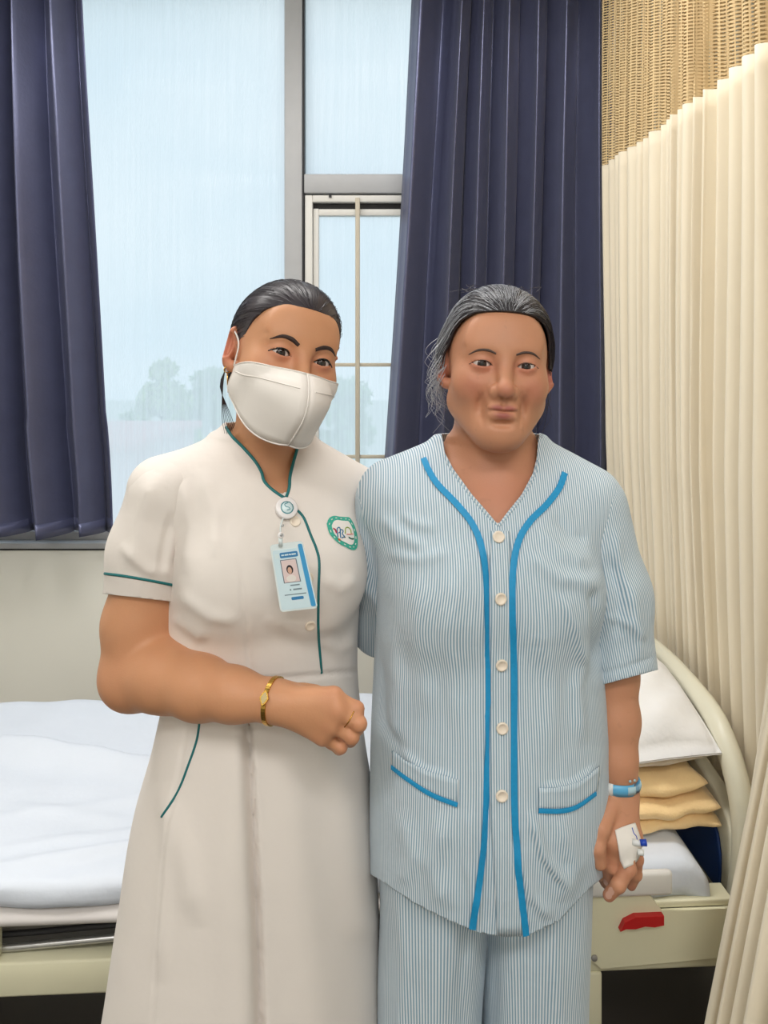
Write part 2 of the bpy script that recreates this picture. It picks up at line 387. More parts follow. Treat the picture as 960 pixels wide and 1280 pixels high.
# ------------------------------------------------------------------ hospital bed (local: x to the right along the bed, y away from the camera)
BR = math.radians(3.2)
BED0 = (0.735, 1.69, 0.0)
BL, BW = 2.02, .92
BED = empty('hospital_bed', BED0, BR, 'cream metal hospital bed with a curved plastic headboard, standing behind both people', 'bed')
# long side beams, cross beams, legs
for yy in (0.0, BW - .05):
    MB().box(-BL, -.01, yy, yy + .05, .268, .338).build('side_beam', M_cream_metal, BED, bevel=.006)
for xx in (-BL, -BL * .5, -.06):
    MB().box(xx, xx + .05, .05, BW - .05, .275, .33).build('cross_beam', M_cream_metal, BED, bevel=.004)
for xx in (-BL + .06, -.335):
    for yy in (.0, BW - .05):
        MB().box(xx, xx + .055, yy - .004, yy + .05, .07, .27).build('leg', M_cream_metal, BED, bevel=.004)
        V, F = lathe([(.001, -.016), (.05, -.016), (.055, -.008), (.055, .008), (.05, .016), (.001, .016)], 20)
        V = V @ np.array(Matrix.Rotation(math.pi / 2, 3, 'X')).T + np.array([xx + .027, yy + .022, .0555]); mesh_obj('castor', V, F, M_gasket, BED)
# deck under the mattress: grey rolled edge band and dark mechanism tubes on the left
d = MB(); n = 12
prof = [(0.03 - .028 * math.sin(math.pi * k / n), .402 + .044 * k / n) for k in range(n + 1)]
V = []; 
for xx in (-BL + .02, -.26):
    for (y, z) in prof: V.append((xx, y - .012, z))
    V.append((xx, BW - .02, .446)); V.append((xx, BW - .02, .402))
m = n + 3
F = [(i, (i + 1) % m, m + (i + 1) % m, m + i) for i in range(m)] + [tuple(range(m - 1, -1, -1)), tuple(range(m, 2 * m))]
mesh_obj('deck', V, F, mat('deck_edge_grey', lin(208, 203, 200), .5), BED)
MB().tube([(-1.95, .045, .325), (-1.5, .03, .348), (-1.05, .025, .378), (-.3, .03, .43)], .0075, 8).build('lift_tube', M_chrome, BED, smooth=True)
MB().tube([(-1.95, .05, .345), (-1.45, .045, .368), (-1.0, .04, .396), (-.5, .05, .425)], .006, 8).build('lift_tube', M_gasket, BED, smooth=True)
MB().box(-1.6, -.9, .10, .115, .335, .40).build('inner_panel', M_grey_metal, BED, bevel=.003)
MB().box(-1.535, -1.515, .0, .03, .338, .405).build('deck_bracket', M_cream_metal, BED, bevel=.003)
MB().box(-.99, -.97, .0, .03, .338, .375).build('deck_bracket', M_cream_metal, BED, bevel=.003)
# right end: side panel plate with sloped corner, shelf edge, rail socket and red lever
s = MB()
pl = [(-.33, .300), (-.30, .300), (-.285, .285), (-.02, .298), (-.02, .40), (-.155, .40), (-.185, .437), (-.33, .437)]
V = [(x, -.012, z) for x, z in pl] + [(x, .004, z) for x, z in pl]; m = len(pl)
F = [tuple(range(m))[::1], tuple(range(2 * m - 1, m - 1, -1))] + [(i, m + i, m + (i + 1) % m, (i + 1) % m) for i in range(m)]
mesh_obj('side_plate', V, F, M_cream_metal, BED, smooth=False)
MB().box(-.20, .0, -.004, .05, .40, .415).build('deck_lip', M_cream_metal, BED, bevel=.003)
MB().box(-.175, -.005, -.008, .03, .345, .40).build('end_channel', M_cream_metal, BED, bevel=.004)
lv = [(x - .012, .387 + (z - .387) * .8) for x, z in [(-.237, .366), (-.228, .389), (-.205, .402), (-.145, .402), (-.145, .378), (-.165, .374), (-.185, .377), (-.205, .371), (-.225, .372)]]
V = [(x, -.026, z) for x, z in lv] + [(x, -.011, z) for x, z in lv]; m = len(lv)
F = [tuple(range(m)), tuple(range(2 * m - 1, m - 1, -1))] + [(i, m + i, m + (i + 1) % m, (i + 1) % m) for i in range(m)]
mesh_obj('release_lever', V, F, M_red, BED, smooth=False)['label'] = 'red release lever'
for (bx, bz) in ((-.318, .395), (-.012, .372), (-.30, .31)):
    V, F = lathe([(.001, -.003), (.006, -.003), (.007, 0), (.001, 0)], 10); V = V @ np.array(Matrix.Rotation(-math.pi / 2, 3, 'X')).T + np.array([bx, -.014, bz])
    mesh_obj('bolt', V, F, M_grey_metal, BED)
# white plastic side guard, folded down along the mattress edge at the right
g = MB().box(-.39, -.135, -.022, -.004, .436, .488).build('side_guard', mat('guard_white', lin(226, 224, 220), .45), BED, bevel=.012)
# headboard: a thick rounded arch tube, a lower plate with two hand openings and a blue inset at its foot
HB = empty('headboard', (0, 0, 0)); HB.parent = BED
hx = .045
arch = spline([(hx, .06, .36), (hx, .035, .50), (hx, .06, .615), (hx, .155, .705), (hx, .30, .735), (hx, .46, .745), (hx, .62, .735), (hx, .77, .705), (hx, .86, .615), (hx, .885, .50), (hx, .86, .36)], 70)
V, F = tube_geo(arch, .031, 16); V = np.array(V); V[:, 0] = hx + (V[:, 0] - hx) * .8
mesh_obj('arch_tube', V, F, M_cream_plastic, HB)
def plate(outline, x0, x1, name, mt):
    m = len(outline); V = [(x0, y, z) for y, z in outline] + [(x1, y, z) for y, z in outline]
    F = [tuple(range(m)), tuple(range(2 * m - 1, m - 1, -1))] + [(i, m + i, m + (i + 1) % m, (i + 1) % m) for i in range(m)]
    o = mesh_obj(name, V, F, mt, HB, smooth=False); bv = o.modifiers.new('bevel', 'BEVEL'); bv.width = .006; bv.segments = 2
    for p in o.data.polygons: p.use_smooth = True
    return o
low = spline([(.05, .34), (.04, .47), (.09, .545), (.22, .585), (.46, .60), (.70, .585), (.83, .545), (.88, .47), (.87, .34)], 40)
plate([tuple(p) for p in low], hx - .018, hx + .018, 'lower_plate', M_cream_plastic)
for yc, wd in ((.30, .03), (.46, .034), (.62, .03)):
    st = [(yc - wd - .02, .55), (yc - wd, .64), (yc - wd - .02, .735), (yc + wd + .02, .735), (yc + wd, .64), (yc + wd + .02, .55)]
    plate(st, hx - .014, hx + .014, 'upright_rib', M_cream_plastic)
plate([tuple(p) for p in spline([(.10, .36), (.10, .46), (.16, .505), (.46, .52), (.76, .505), (.82, .46), (.82, .36)], 30)], hx - .026, hx - .0185, 'blue_inset', M_blue_mat)
FB = empty('footboard', (0, 0, 0)); FB.parent = BED
V2 = V.copy(); V2[:, 0] += -BL - .07; mesh_obj('arch_tube', V2, F, M_cream_plastic, FB)
m = len(low); pv = [(-BL - .035, y, z) for y, z in low] + [(-BL - .01, y, z) for y, z in low]
mesh_obj('lower_plate', pv, [tuple(range(m)), tuple(range(2 * m - 1, m - 1, -1))] + [(i, m + i, m + (i + 1) % m, (i + 1) % m) for i in range(m)], M_cream_plastic, FB, smooth=False)

bedM = np.array(Matrix.Translation(BED0) @ Matrix.Rotation(BR, 4, 'Z'))
toW = lambda V: np.asarray(V, float) @ bedM[:3, :3].T + bedM[:3, 3]
# mattress (blue cover, mostly hidden) and the sheet over it
MT = empty('mattress', tuple(toW([[-1, .46, .447]])[0]), BR, 'thin blue mattress lying under the white sheet on the bed', 'mattress')
o = MB().box(-.97, .925, -.42, .42, 0, .034).build('foam_body', M_blue_mat, MT, bevel=.015)
SH = empty('bed_sheet', tuple(toW([[-1, .46, .49]])[0]), BR, 'white wrinkled cotton sheet spread over the mattress of the bed', 'sheet')
nx, ny = 150, 90
rng = np.random.default_rng(5)
def sheet_z(x, y):
    z = .012 * 0
    # long soft crease running from the left towards the middle, then fine wrinkles near the front edge
    def ridge(ax, ay, bx, by, w, h, asym=1.0):
        dx, dy = bx - ax, by - ay; l = math.hypot(dx, dy); t = ((x - ax) * dx + (y - ay) * dy) / l / l
        d = ((x - ax) * dy - (y - ay) * dx) / l; e = max(0, min(1, t * 4)) * max(0, min(1, (1 - t) * 4)) if 0 <= t <= 1 else 0
        ww = w * (asym if d > 0 else 1); return h * math.exp(-(d / ww) ** 2) * e
    z += ridge(-1.9, .66, -.95, .30, .022, .038, 2.6) + ridge(-1.7, .40, -1.0, .27, .05, .008)
    z += ridge(-1.75, .22, -1.1, .33, .022, .006) + ridge(-1.6, .12, -.95, .22, .018, .007) + ridge(-1.5, .07, -1.05, .16, .014, .006) + ridge(-1.65, .30, -1.25, .20, .02, .005)
    z += ridge(-1.72, .02, -1.2, .13, .02, .008)
    z += .0022 * math.sin(21 * x + 9 * y) * math.sin(13 * y - 7 * x + 1) + .0015 * math.sin(37 * x - 15 * y)
    return z
path = [(-.018, -.088), (-.020, -.06), (-.019, -.03), (-.013, -.012), (0.0, -.003), (.016, 0.0)] # (y offset, z offset) over the front edge
V = []
ys = np.concatenate([[p[0] + .022 for p in path], np.linspace(.06, .86, ny), [.885, .897, .90, .90]])
zo = np.concatenate([[p[1] for p in path], np.zeros(ny), [-.004, -.014, -.04, -.09]])
for i in range(nx):
    x = -1.99 + 1.945 * i / (nx - 1)
    ex = max(0, (x + .10) / .055) if x > -.10 else 0
    for y, dz in zip(ys, zo):
        fr = 1 if y > .03 else 0
        zz = .4955 + dz * (.55 if x < -.35 else .9) + (sheet_z(x, y) if fr else .0012 * math.sin(40 * x) * min(1, -dz * 30))
        yy = y - (.006 * math.sin(17 * x) * min(1, max(0, -dz * 14)))
        zz -= .045 * min(1, ex) ** 2
        V.append((x, yy, zz))
o = mesh_obj('cloth', toW(V), grid_faces(nx, len(ys)), M_sheet, SH, world=True); solid(o, .002, 1)

# pillow leaning on the headboard
def pillow(center, ex, ey, ez, w, h, t, name, label, mt):
    c = np.asarray(center, float); T = empty(name, tuple(c), 0, label, 'pillow')
    n = 44; V = []
    for side in (1, -1):
        for i in range(n):
            for j in range(n):
                u = -1 + 2 * i / (n - 1); v = -1 + 2 * j / (n - 1)
                body = max(0, (1 - abs(u) ** 3.2)) ** .5 * max(0, (1 - abs(v) ** 3.2)) ** .5
                pin = 1 - .09 * (1 - v * v) * u * u - .0; pinv = 1 - .09 * (1 - u * u) * v * v
                wr = .012 * math.sin(7 * u + 4 * v) * math.sin(5 * v - 3 * u + 1) + .008 * math.sin(13 * (u - v) + 2) * max(0, u) + .005 * math.sin(17 * v + 6 * u) * abs(u)
                zz = side * (t * body + wr * body + .002) - .016 * max(0, v * -1) ** 3 * (1 - body)
                V.append(c + ex * (u * w * pinv) + ey * (v * h * pin) + ez * (zz - .02 * u * u * v * v))
    F = grid_faces(n, n) + [tuple(n * n + k for k in f[::-1]) for f in grid_faces(n, n)]
    rim = [i * n for i in range(n)] + [(n - 1) * n + j for j in range(1, n)] + [i * n + n - 1 for i in range(n - 2, -1, -1)] + [j for j in range(n - 2, 0, -1)]
    F += [(rim[k], n * n + rim[k], n * n + rim[(k + 1) % len(rim)], rim[(k + 1) % len(rim)]) for k in range(len(rim))]
    mesh_obj('cover', V, F, mt, T, world=True)
    return T
# ------------------------------------------------------------------ distance-field modelling: smooth unions of tapered limbs, meshed with surface nets
def smin(a, b, k):
    if k <= 0: return np.minimum(a, b)
    h = np.maximum(k - np.abs(a - b), 0) / k
    return np.minimum(a, b) - h * h * k * .25
def smax(a, b, k): return -smin(-a, -b, k)
A3 = lambda p: np.asarray(p, float)
class Op:
    def __init__(s, f, lo, hi, k=.012, mode='u'): s.f = f; s.lo = A3(lo); s.hi = A3(hi); s.k = k; s.mode = mode
def cone(a, b, ra, rb, k=.012, mode='u'):
    a = A3(a); b = A3(b); d = b - a; l2 = float(d @ d) + 1e-12
    def f(x, y, z):
        t = np.clip(((x - a[0]) * d[0] + (y - a[1]) * d[1] + (z - a[2]) * d[2]) / l2, 0, 1)
        return np.sqrt((x - a[0] - t * d[0]) ** 2 + (y - a[1] - t * d[1]) ** 2 + (z - a[2] - t * d[2]) ** 2) - (ra + (rb - ra) * t)
    r = max(ra, rb); return Op(f, np.minimum(a, b) - r, np.maximum(a, b) + r, k, mode)
def chain(pts, rs, k=.012, k0=None):
    return [cone(pts[i], pts[i + 1], rs[i], rs[i + 1], k if (i or k0 is None) else k0) for i in range(len(pts) - 1)]
def ball(c, r, k=.012, mode='u'):
    c = A3(c)
    return Op(lambda x, y, z: np.sqrt((x - c[0]) ** 2 + (y - c[1]) ** 2 + (z - c[2]) ** 2) - r, c - r, c + r, k, mode)
def ell(c, r, R=None, k=.012, mode='u'):
    c = A3(c); r = A3(r); R = np.eye(3) if R is None else A3(R)
    def f(x, y, z):
        X, Y, Z = x - c[0], y - c[1], z - c[2]
        u = (X * R[0, 0] + Y * R[1, 0] + Z * R[2, 0]); v = (X * R[0, 1] + Y * R[1, 1] + Z * R[2, 1]); w = (X * R[0, 2] + Y * R[1, 2] + Z * R[2, 2])
        k0 = np.sqrt((u / r[0]) ** 2 + (v / r[1]) ** 2 + (w / r[2]) ** 2) + 1e-9
        k1 = np.sqrt((u / r[0] ** 2) ** 2 + (v / r[1] ** 2) ** 2 + (w / r[2] ** 2) ** 2) + 1e-9
        return k0 * (k0 - 1) / k1
    ext = np.sqrt(((R * r) ** 2).sum(1)); return Op(f, c - ext, c + ext, k, mode)
def loft(zs, a, b, cx, cy, n=2.3, R=None, c=(0, 0, 0), k=.02, mode='u'):
    """horizontal superellipse sections stacked over z (local frame rotated by R about c)"""
    zs = A3(zs); o = np.argsort(zs); zs = zs[o]; S = [A3(q)[o] if np.ndim(q) else np.full(len(zs), q, float) for q in (a, b, cx, cy)]
    zz = np.linspace(zs[0], zs[-1], 200)
    def pch(q):  # monotone-ish cubic
        m = np.gradient(q, zs); i = np.clip(np.searchsorted(zs, zz) - 1, 0, len(zs) - 2); h = zs[i + 1] - zs[i]; t = (zz - zs[i]) / h
        return (2 * t**3 - 3 * t**2 + 1) * q[i] + (t**3 - 2 * t**2 + t) * h * m[i] + (-2 * t**3 + 3 * t**2) * q[i + 1] + (t**3 - t**2) * h * m[i + 1]
    S = [pch(q) for q in S]; R = np.eye(3) if R is None else A3(R); c = A3(c)
    def f(x, y, z):
        X, Y, Z = x - c[0], y - c[1], z - c[2]
        u = X * R[0, 0] + Y * R[1, 0] + Z * R[2, 0]; v = X * R[0, 1] + Y * R[1, 1] + Z * R[2, 1]; w = X * R[0, 2] + Y * R[1, 2] + Z * R[2, 2]
        A, B, CX, CY_ = [np.interp(w, zz, q) for q in S]
        g = ((np.abs((u - CX) / A)) ** n + (np.abs((v - CY_) / B)) ** n) ** (1 / n)
        d = (g - 1) * np.minimum(A, B)
        ow = np.maximum(zs[0] - w, w - zs[-1])
        return np.maximum(d, ow)
    m = max(np.max(np.abs(S[2]) + S[0]), np.max(np.abs(S[3]) + S[1])) * 1.2
    op = Op(f, c + np.array([-m, -m, zs[0]]), c + np.array([m, m, zs[-1]]), k, mode)
    op.S = S; op.zz = zz; op.R = R; op.c = c
    return op
def axis_grid(segs):
    """segs: [(from, to, step), ...] -> increasing coordinates"""
    out = []
    for (a, b, h) in segs: out += list(np.arange(a, b, h))
    return np.array(out + [segs[-1][1]])
def field(ops, xs, ys, zs, far=.06):
    Fv = np.full((len(xs), len(ys), len(zs)), far, np.float32)
    for op in ops:
        pad = op.k + .02
        sl = []
        for ax, (l, h) in zip((xs, ys, zs), zip(op.lo - pad, op.hi + pad)):
            sl.append(slice(max(0, np.searchsorted(ax, l) - 1), min(len(ax), np.searchsorted(ax, h) + 1)))
        X, Y, Z = xs[sl[0]].astype(np.float32)[:, None, None], ys[sl[1]].astype(np.float32)[None, :, None], zs[sl[2]].astype(np.float32)[None, None, :]
        if 0 in (X.size, Y.size, Z.size): continue
        d = op.f(X, Y, Z).astype(np.float32); cur = Fv[tuple(sl)]
        Fv[tuple(sl)] = smin(cur, d, op.k) if op.mode == 'u' else (smax(cur, -d, op.k) if op.mode == 's' else smax(cur, d, op.k))
    return Fv
def surface_nets(Fv, xs, ys, zs):
    S = (Fv < 0); nx, ny, nz = Fv.shape
    cnt = np.zeros((nx - 1, ny - 1, nz - 1), np.uint8)
    for i in (0, 1):
        for j in (0, 1):
            for k in (0, 1): cnt += S[i:nx - 1 + i, j:ny - 1 + j, k:nz - 1 + k]
    I = np.argwhere((cnt > 0) & (cnt < 8)); n = len(I)
    idx = np.full(cnt.shape, -1, np.int32); idx[I[:, 0], I[:, 1], I[:, 2]] = np.arange(n)
    val = np.stack([Fv[I[:, 0] + a, I[:, 1] + b, I[:, 2] + c] for a in (0, 1) for b in (0, 1) for c in (0, 1)], 1)
    cor = np.array([(a, b, c) for a in (0, 1) for b in (0, 1) for c in (0, 1)], float)
    acc = np.zeros((n, 3)); w = np.zeros(n)
    for p in range(8):
        for q in range(p + 1, 8):
            if np.abs(cor[p] - cor[q]).sum() != 1: continue
            a, b = val[:, p], val[:, q]; m = (a < 0) != (b < 0); t = np.where(m, a / np.where(m, a - b, 1), 0)
            acc += m[:, None] * (cor[p] + t[:, None] * (cor[q] - cor[p])); w += m
    acc /= w[:, None]
    V = np.empty((n, 3))
    for d, ax in enumerate((xs, ys, zs)): V[:, d] = ax[I[:, d]] + acc[:, d] * (ax[I[:, d] + 1] - ax[I[:, d]])
    Fs = []
    for d in range(3):
        e, g = [(1, 2), (2, 0), (0, 1)][d]
        lo = [slice(None)] * 3; hi = [slice(None)] * 3; lo[d] = slice(0, -1); hi[d] = slice(1, None)
        for u in (e, g): lo[u] = slice(1, -1); hi[u] = slice(1, -1)
        s0, s1 = S[tuple(lo)], S[tuple(hi)]; Q = np.argwhere(s0 != s1)
        flip = s0[Q[:, 0], Q[:, 1], Q[:, 2]]
        Q = Q.copy(); Q[:, e] += 1; Q[:, g] += 1
        def cell(de, dg):
            q = Q.copy(); q[:, e] += de; q[:, g] += dg; return idx[q[:, 0], q[:, 1], q[:, 2]]
        quad = np.stack([cell(-1, -1), cell(0, -1), cell(0, 0), cell(-1, 0)], 1)
        quad[~flip] = quad[~flip][:, ::-1]; Fs.append(quad)
    return V, np.vstack(Fs)
def relax(V, F, it=2, lam=.5):
    for _ in range(it):
        acc = np.zeros_like(V); c = np.zeros(len(V))
        for a, b in ((0, 1), (1, 2), (2, 3), (3, 0)):
            np.add.at(acc, F[:, a], V[F[:, b]]); np.add.at(acc, F[:, b], V[F[:, a]]); np.add.at(c, F[:, a], 1); np.add.at(c, F[:, b], 1)
        V = V + lam * (acc / np.maximum(c, 1)[:, None] - V)
    return V
def normals(V, F):
    Nn = np.zeros_like(V); n = np.cross(V[F[:, 2]] - V[F[:, 0]], V[F[:, 3 if F.shape[1] > 3 else 1]] - V[F[:, 1 if F.shape[1] > 3 else 0]])
    if F.shape[1] == 3: n = np.cross(V[F[:, 1]] - V[F[:, 0]], V[F[:, 2]] - V[F[:, 0]])
    for c in range(F.shape[1]): np.add.at(Nn, F[:, c], n)
    return Nn / (np.linalg.norm(Nn, axis=1)[:, None] + 1e-12)
def clip(V, T, c, attrs=None):
    """cut away the part of a triangle mesh where the vertex scalar c > 0, with a clean edge"""
    keep = (c[T] <= 0).sum(1); full = T[keep == 3]; V = list(map(tuple, V)); new = {}; out = [tuple(t) for t in full]
    Va = np.array(V)
    def cut(i, j):
        key = (min(i, j), max(i, j))
        if key not in new:
            t = c[i] / (c[i] - c[j]); new[key] = len(V); V.append(tuple(Va[i] + t * (Va[j] - Va[i])))
        return new[key]
    for t in T[(keep == 1) | (keep == 2)]:
        p = []
        for q in range(3):
            i, j = int(t[q]), int(t[(q + 1) % 3])
            if c[i] <= 0: p.append(i)
            if (c[i] <= 0) != (c[j] <= 0): p.append(cut(i, j))
        for q in range(1, len(p) - 1): out.append((p[0], p[q], p[q + 1]))
    V = np.array(V); T = np.array(out, int); used = np.unique(T); mp = np.full(len(V), -1); mp[used] = np.arange(len(used))
    return V[used], mp[T]
def tri(F): return np.vstack([F[:, [0, 1, 2]], F[:, [0, 2, 3]]])
def sdf_mesh(ops, gx, gy, gz, smooth_it=1):
    xs, ys, zs = axis_grid(gx), axis_grid(gy), axis_grid(gz)
    V, F = surface_nets(field(ops, xs, ys, zs), xs, ys, zs)
    if smooth_it: V = relax(V, F, smooth_it)
    return V, F
def fast_obj(name, V, F, mats, parent, uvs=None, attr=None):
    """numpy-speed mesh object with vertices in world space"""
    M = np.array(wmat(parent).inverted())
    V = V @ M[:3, :3].T + M[:3, 3]; F = np.asarray(F); k = F.shape[1]
    me = bpy.data.meshes.new(name); me.vertices.add(len(V)); me.vertices.foreach_set('co', V.astype(np.float32).ravel())
    me.loops.add(F.size); me.loops.foreach_set('vertex_index', F.astype(np.int32).ravel())
    me.polygons.add(len(F)); me.polygons.foreach_set('loop_start', np.arange(0, F.size, k, dtype=np.int32)); me.polygons.foreach_set('loop_total', np.full(len(F), k, np.int32))
    me.update(calc_edges=True); me.validate()
    me.polygons.foreach_set('use_smooth', [True] * len(me.polygons))
    for m in (mats if isinstance(mats, (list, tuple)) else [mats]): me.materials.append(m)
    for nm, val in (attr or {}).items():
        a = me.attributes.new(nm, 'FLOAT', 'POINT'); a.data.foreach_set('value', np.asarray(val, np.float32))
    o = bpy.data.objects.new(name, me); COL.objects.link(o); o.parent = parent
    return o
def bvh(V, F): return BVHTree.FromPolygons([tuple(v) for v in V], [tuple(int(i) for i in f) for f in F])
EYE = Vector((0, 0, CAMZ))
def hit(tree, px, py, origin=None):
    """where the line of sight through a photo pixel meets a modelled surface -> (point, normal) in the place"""
    d = Vector(P(px, py, 1.0)) - EYE; r = tree.ray_cast(EYE, d.normalized())
    return (None, None) if r[0] is None else (np.array(r[0]), np.array(r[1]))
def on_surface(tree, pix, n=40):
    pts = []; nrm = []
    for (x, y) in spline([(a, b, 0) for a, b in pix], n)[:, :2]:
        h, m = hit(tree, x, y)
        if h is not None:
            if m @ (h - np.array(EYE)) > 0: m = -m
            pts.append(h); nrm.append(m)
    return np.array(pts), np.array(nrm)
def ribbon(pts, nrm, width, lift=.0012, thick=.0012):
    """a flat strip of cloth lying on a surface along pts"""
    pts = np.asarray(pts); m = len(pts); T = np.gradient(pts, axis=0); T /= np.linalg.norm(T, axis=1)[:, None] + 1e-12
    nrm = np.asarray(nrm).copy()
    for _ in range(3): nrm[1:-1] = (nrm[:-2] + nrm[1:-1] + nrm[2:]) / 3
    nrm /= np.linalg.norm(nrm, axis=1)[:, None]
    B = np.cross(nrm, T); B /= np.linalg.norm(B, axis=1)[:, None]; w = np.broadcast_to(np.asarray(width, float), (m,))[:, None] / 2
    V = np.vstack([pts - B * w + nrm * (lift - .002), pts - B * w + nrm * lift, pts + nrm * (lift + thick), pts + B * w + nrm * lift, pts + B * w + nrm * (lift - .002)])
    F = []
    for r in range(4):
        for i in range(m - 1): F.append((r * m + i, r * m + i + 1, (r + 1) * m + i + 1, (r + 1) * m + i))
    return V, F
def flat_patch(tree, outline, lift, n=None):
    """a thin patch cut to an outline (photo pixels), laid on a surface: triangle fan with inner rings so that it follows the cloth"""
    o = np.array(outline, float); c = o.mean(0); rings = 7; V = []; F = []; m = len(o); last = None
    for r in range(rings + 1):
        f = r / rings
        for (x, y) in (c + (o - c) * f if r else [tuple(c)]):
            h, nm = hit(tree, x, y)
            if h is None: h = V[-1] if V else P(x, y, 1.1); nm = last
            else:
                if nm @ (h - np.array(EYE)) > 0: nm = -nm
                h = h + nm * lift
            last = nm; V.append(h)
    for k in range(m): F.append((0, 1 + k, 1 + (k + 1) % m))
    for r in range(1, rings):
        for k in range(m):
            a = 1 + (r - 1) * m; b = 1 + r * m; F.append((a + k, b + k, b + (k + 1) % m)); F.append((a + k, b + (k + 1) % m, a + (k + 1) % m))
    return np.array(V), F
def frame(z, up=(0, 0, 1)):
    """3x3 with columns x, y, z for a given z axis"""
    z = A3(z) / np.linalg.norm(z); x = np.cross(up, z); x = x / np.linalg.norm(x); y = np.cross(z, x); return np.stack([x, y, z], 1)

def head_rot(yaw, pitch, roll):
    c, s = np.cos(yaw), np.sin(yaw); Rz = np.array([[c, -s, 0], [s, c, 0], [0, 0, 1]])
    c, s = np.cos(pitch), np.sin(pitch); Rx = np.array([[1, 0, 0], [0, c, -s], [0, s, c]])
    c, s = np.cos(roll), np.sin(roll); Ry = np.array([[c, 0, s], [0, 1, 0], [-s, 0, c]])
    return Ry @ Rz @ Rx
def head_ops(R, c, s=1.0, old=False, jaw=1.0, smile=0.0):
    """head in its own frame: x to its left side as seen from the front, -y the face, z up; origin between the eyes' height and the ears"""
    H = lambda p: A3(c) + R @ (A3(p) * s)
    E = lambda p, r, k=.012, m='u', Rl=None: ell(H(p), A3(r) * s, R if Rl is None else R @ Rl, k, m)
    B = lambda p, r, k=.012, m='u': ball(H(p), r * s, k, m)
    K = lambda p, q, ra, rb, k=.012, m='u': cone(H(p), H(q), ra * s, rb * s, k, m)
    j = jaw; o = []
    o += [E((0, .015, .030), (.073, .092, .078)), E((0, -.018, -.022), (.0635 * j, .066, .088), .03)]
    o += [E((0, -.052, -.088), (.032 * j, .030, .026), .03), B((0, -.066, -.098), .017, .02)]
    for q in (-1, 1):
        o += [B((q * .039 * j, -.050, -.030), .0265, .03), K((q * .052 * j, -.012, -.056), (q * .016, -.062, -.096), .016, .013, .03)]
    o += [E((0, -.066, .022), (.046, .016, .012), .02), E((0, -.056, .046), (.046, .016, .026), .03)]
    # eye sockets, then lids round each eyeball
    for q in (-1, 1):
        o += [E((q * .031, -.089, -.001), (.018, .012, .0125), .016, 's')]
    o += [K((0, -.077, .012), (0, -.0995, -.030), .0072, .0095, .012), B((0, -.1035, -.034), .0105, .008)]
    for q in (-1, 1):
        o += [B((q * .0125, -.0915, -.0365), .0085, .007), B((q * .0062, -.0985, -.0462), .0038, .003, 's')]
    # mouth region: muzzle, lips, parting line, groove under the lower lip
    o += [E((0, -.070, -.062), (.030, .020, .022), .02)]
    o += [E((-.009, -.0885, -.0592), (.0155, .0065, .0048), .005), E((.009, -.0885, -.0592), (.0155, .0065, .0048), .005), E((0, -.0875, -.0695), (.0185, .0068, .0062), .006)]
    o += [E((0, -.0955, -.0638), (.025, .0055, .0014), .003, 's'), E((0, -.089, -.0815), (.014, .005, .004), .008, 's'), E((0, -.0945, -.0505), (.003, .004, .006), .004, 's')]
    if old:
        for q in (-1, 1): o += [E((q * .030, -.082, -.060), (.004, .012, .014), .014, 's')]
    for q in (-1, 1):
        o += [B((q * .031, -.0685, .0), .0150, .006)]
    for q in (-1, 1):
        u = .0142; 
        def lens(x, y, z, q=q):
            X, Y, Z = x - c[0], y - c[1], z - c[2]
            a = (X * R[0, 0] + Y * R[1, 0] + Z * R[2, 0]) / s - q * .0312; b = (X * R[0, 1] + Y * R[1, 1] + Z * R[2, 1]) / s + .080; w = (X * R[0, 2] + Y * R[1, 2] + Z * R[2, 2]) / s
            hu, hl = (.0046, .0034) if not old else (.0042, .0034)
            w = w - .0006 + .004 * smile * 0 - .06 * q * a
            ru = (u * u + hu * hu) / (2 * hu); rl = (u * u + hl * hl) / (2 * hl)
            d = np.maximum(np.sqrt(a * a + (w + ru - hu) ** 2) - ru, np.sqrt(a * a + (w - rl + hl) ** 2) - rl)
            return s * np.maximum(d, np.abs(b) - .012)
        o += [Op(lens, H((q * .031, -.08, 0)) - .02, H((q * .031, -.08, 0)) + .02, .0012, 's')]
    for q in (-1, 1): # ears
        Re = np.array([[.80, -q * .60, 0], [q * .60, .80, 0], [0, 0, 1]])
        o += [E((q * .0785, .012, -.003), (.0075, .0185, .031), .008, 'u', Re), E((q * .0850, .004, -.001), (.0055, .0110, .0185), .005, 's', Re), B((q * .0735, .001, -.030), .0085, .006)]
    return o, H
def eyeball_parts(H, R, s, parent, look=(0, -1, 0), iris_col=None, names=True):
    for q in (-1, 1):
        cpos = H((q * .031, -.0685, 0)); r = .0128 * s
        d = R @ A3((0, -1, 0)); d = .45 * d + .55 * ((A3((0, 0, CAMZ)) - cpos) / np.linalg.norm(A3((0, 0, CAMZ)) - cpos)); d /= np.linalg.norm(d)
        Q = frame(d)
        V, F = lathe([(max(1e-4, r * math.sin(t)), r * math.cos(t)) for t in np.linspace(0.001, math.pi - .001, 16)], 20)
        e = mesh_obj('eye', V @ Q.T + cpos, F, M_eyewhite, parent, world=True)
        def cap(r0, a0, a1, nm, mt, par):
            V, F = lathe([(max(1e-4, r0 * math.sin(t)), r0 * math.cos(t)) for t in np.linspace(a0, a1, 6)], 20)
            return mesh_obj(nm, V @ Q.T + cpos, [f for f in F[:-1]], mt, par, world=True)
        cap(r * 1.012, .001, .53, 'iris', M_iris, e); cap(r * 1.02, .001, .21, 'pupil', M_pupil, e)
M_eyewhite = mat('eye_white', lin(206, 194, 188), .25); M_iris = mat('dark_brown_iris', lin(44, 26, 18), .15); M_pupil = mat('pupil_black', (.004, .004, .004), .1)
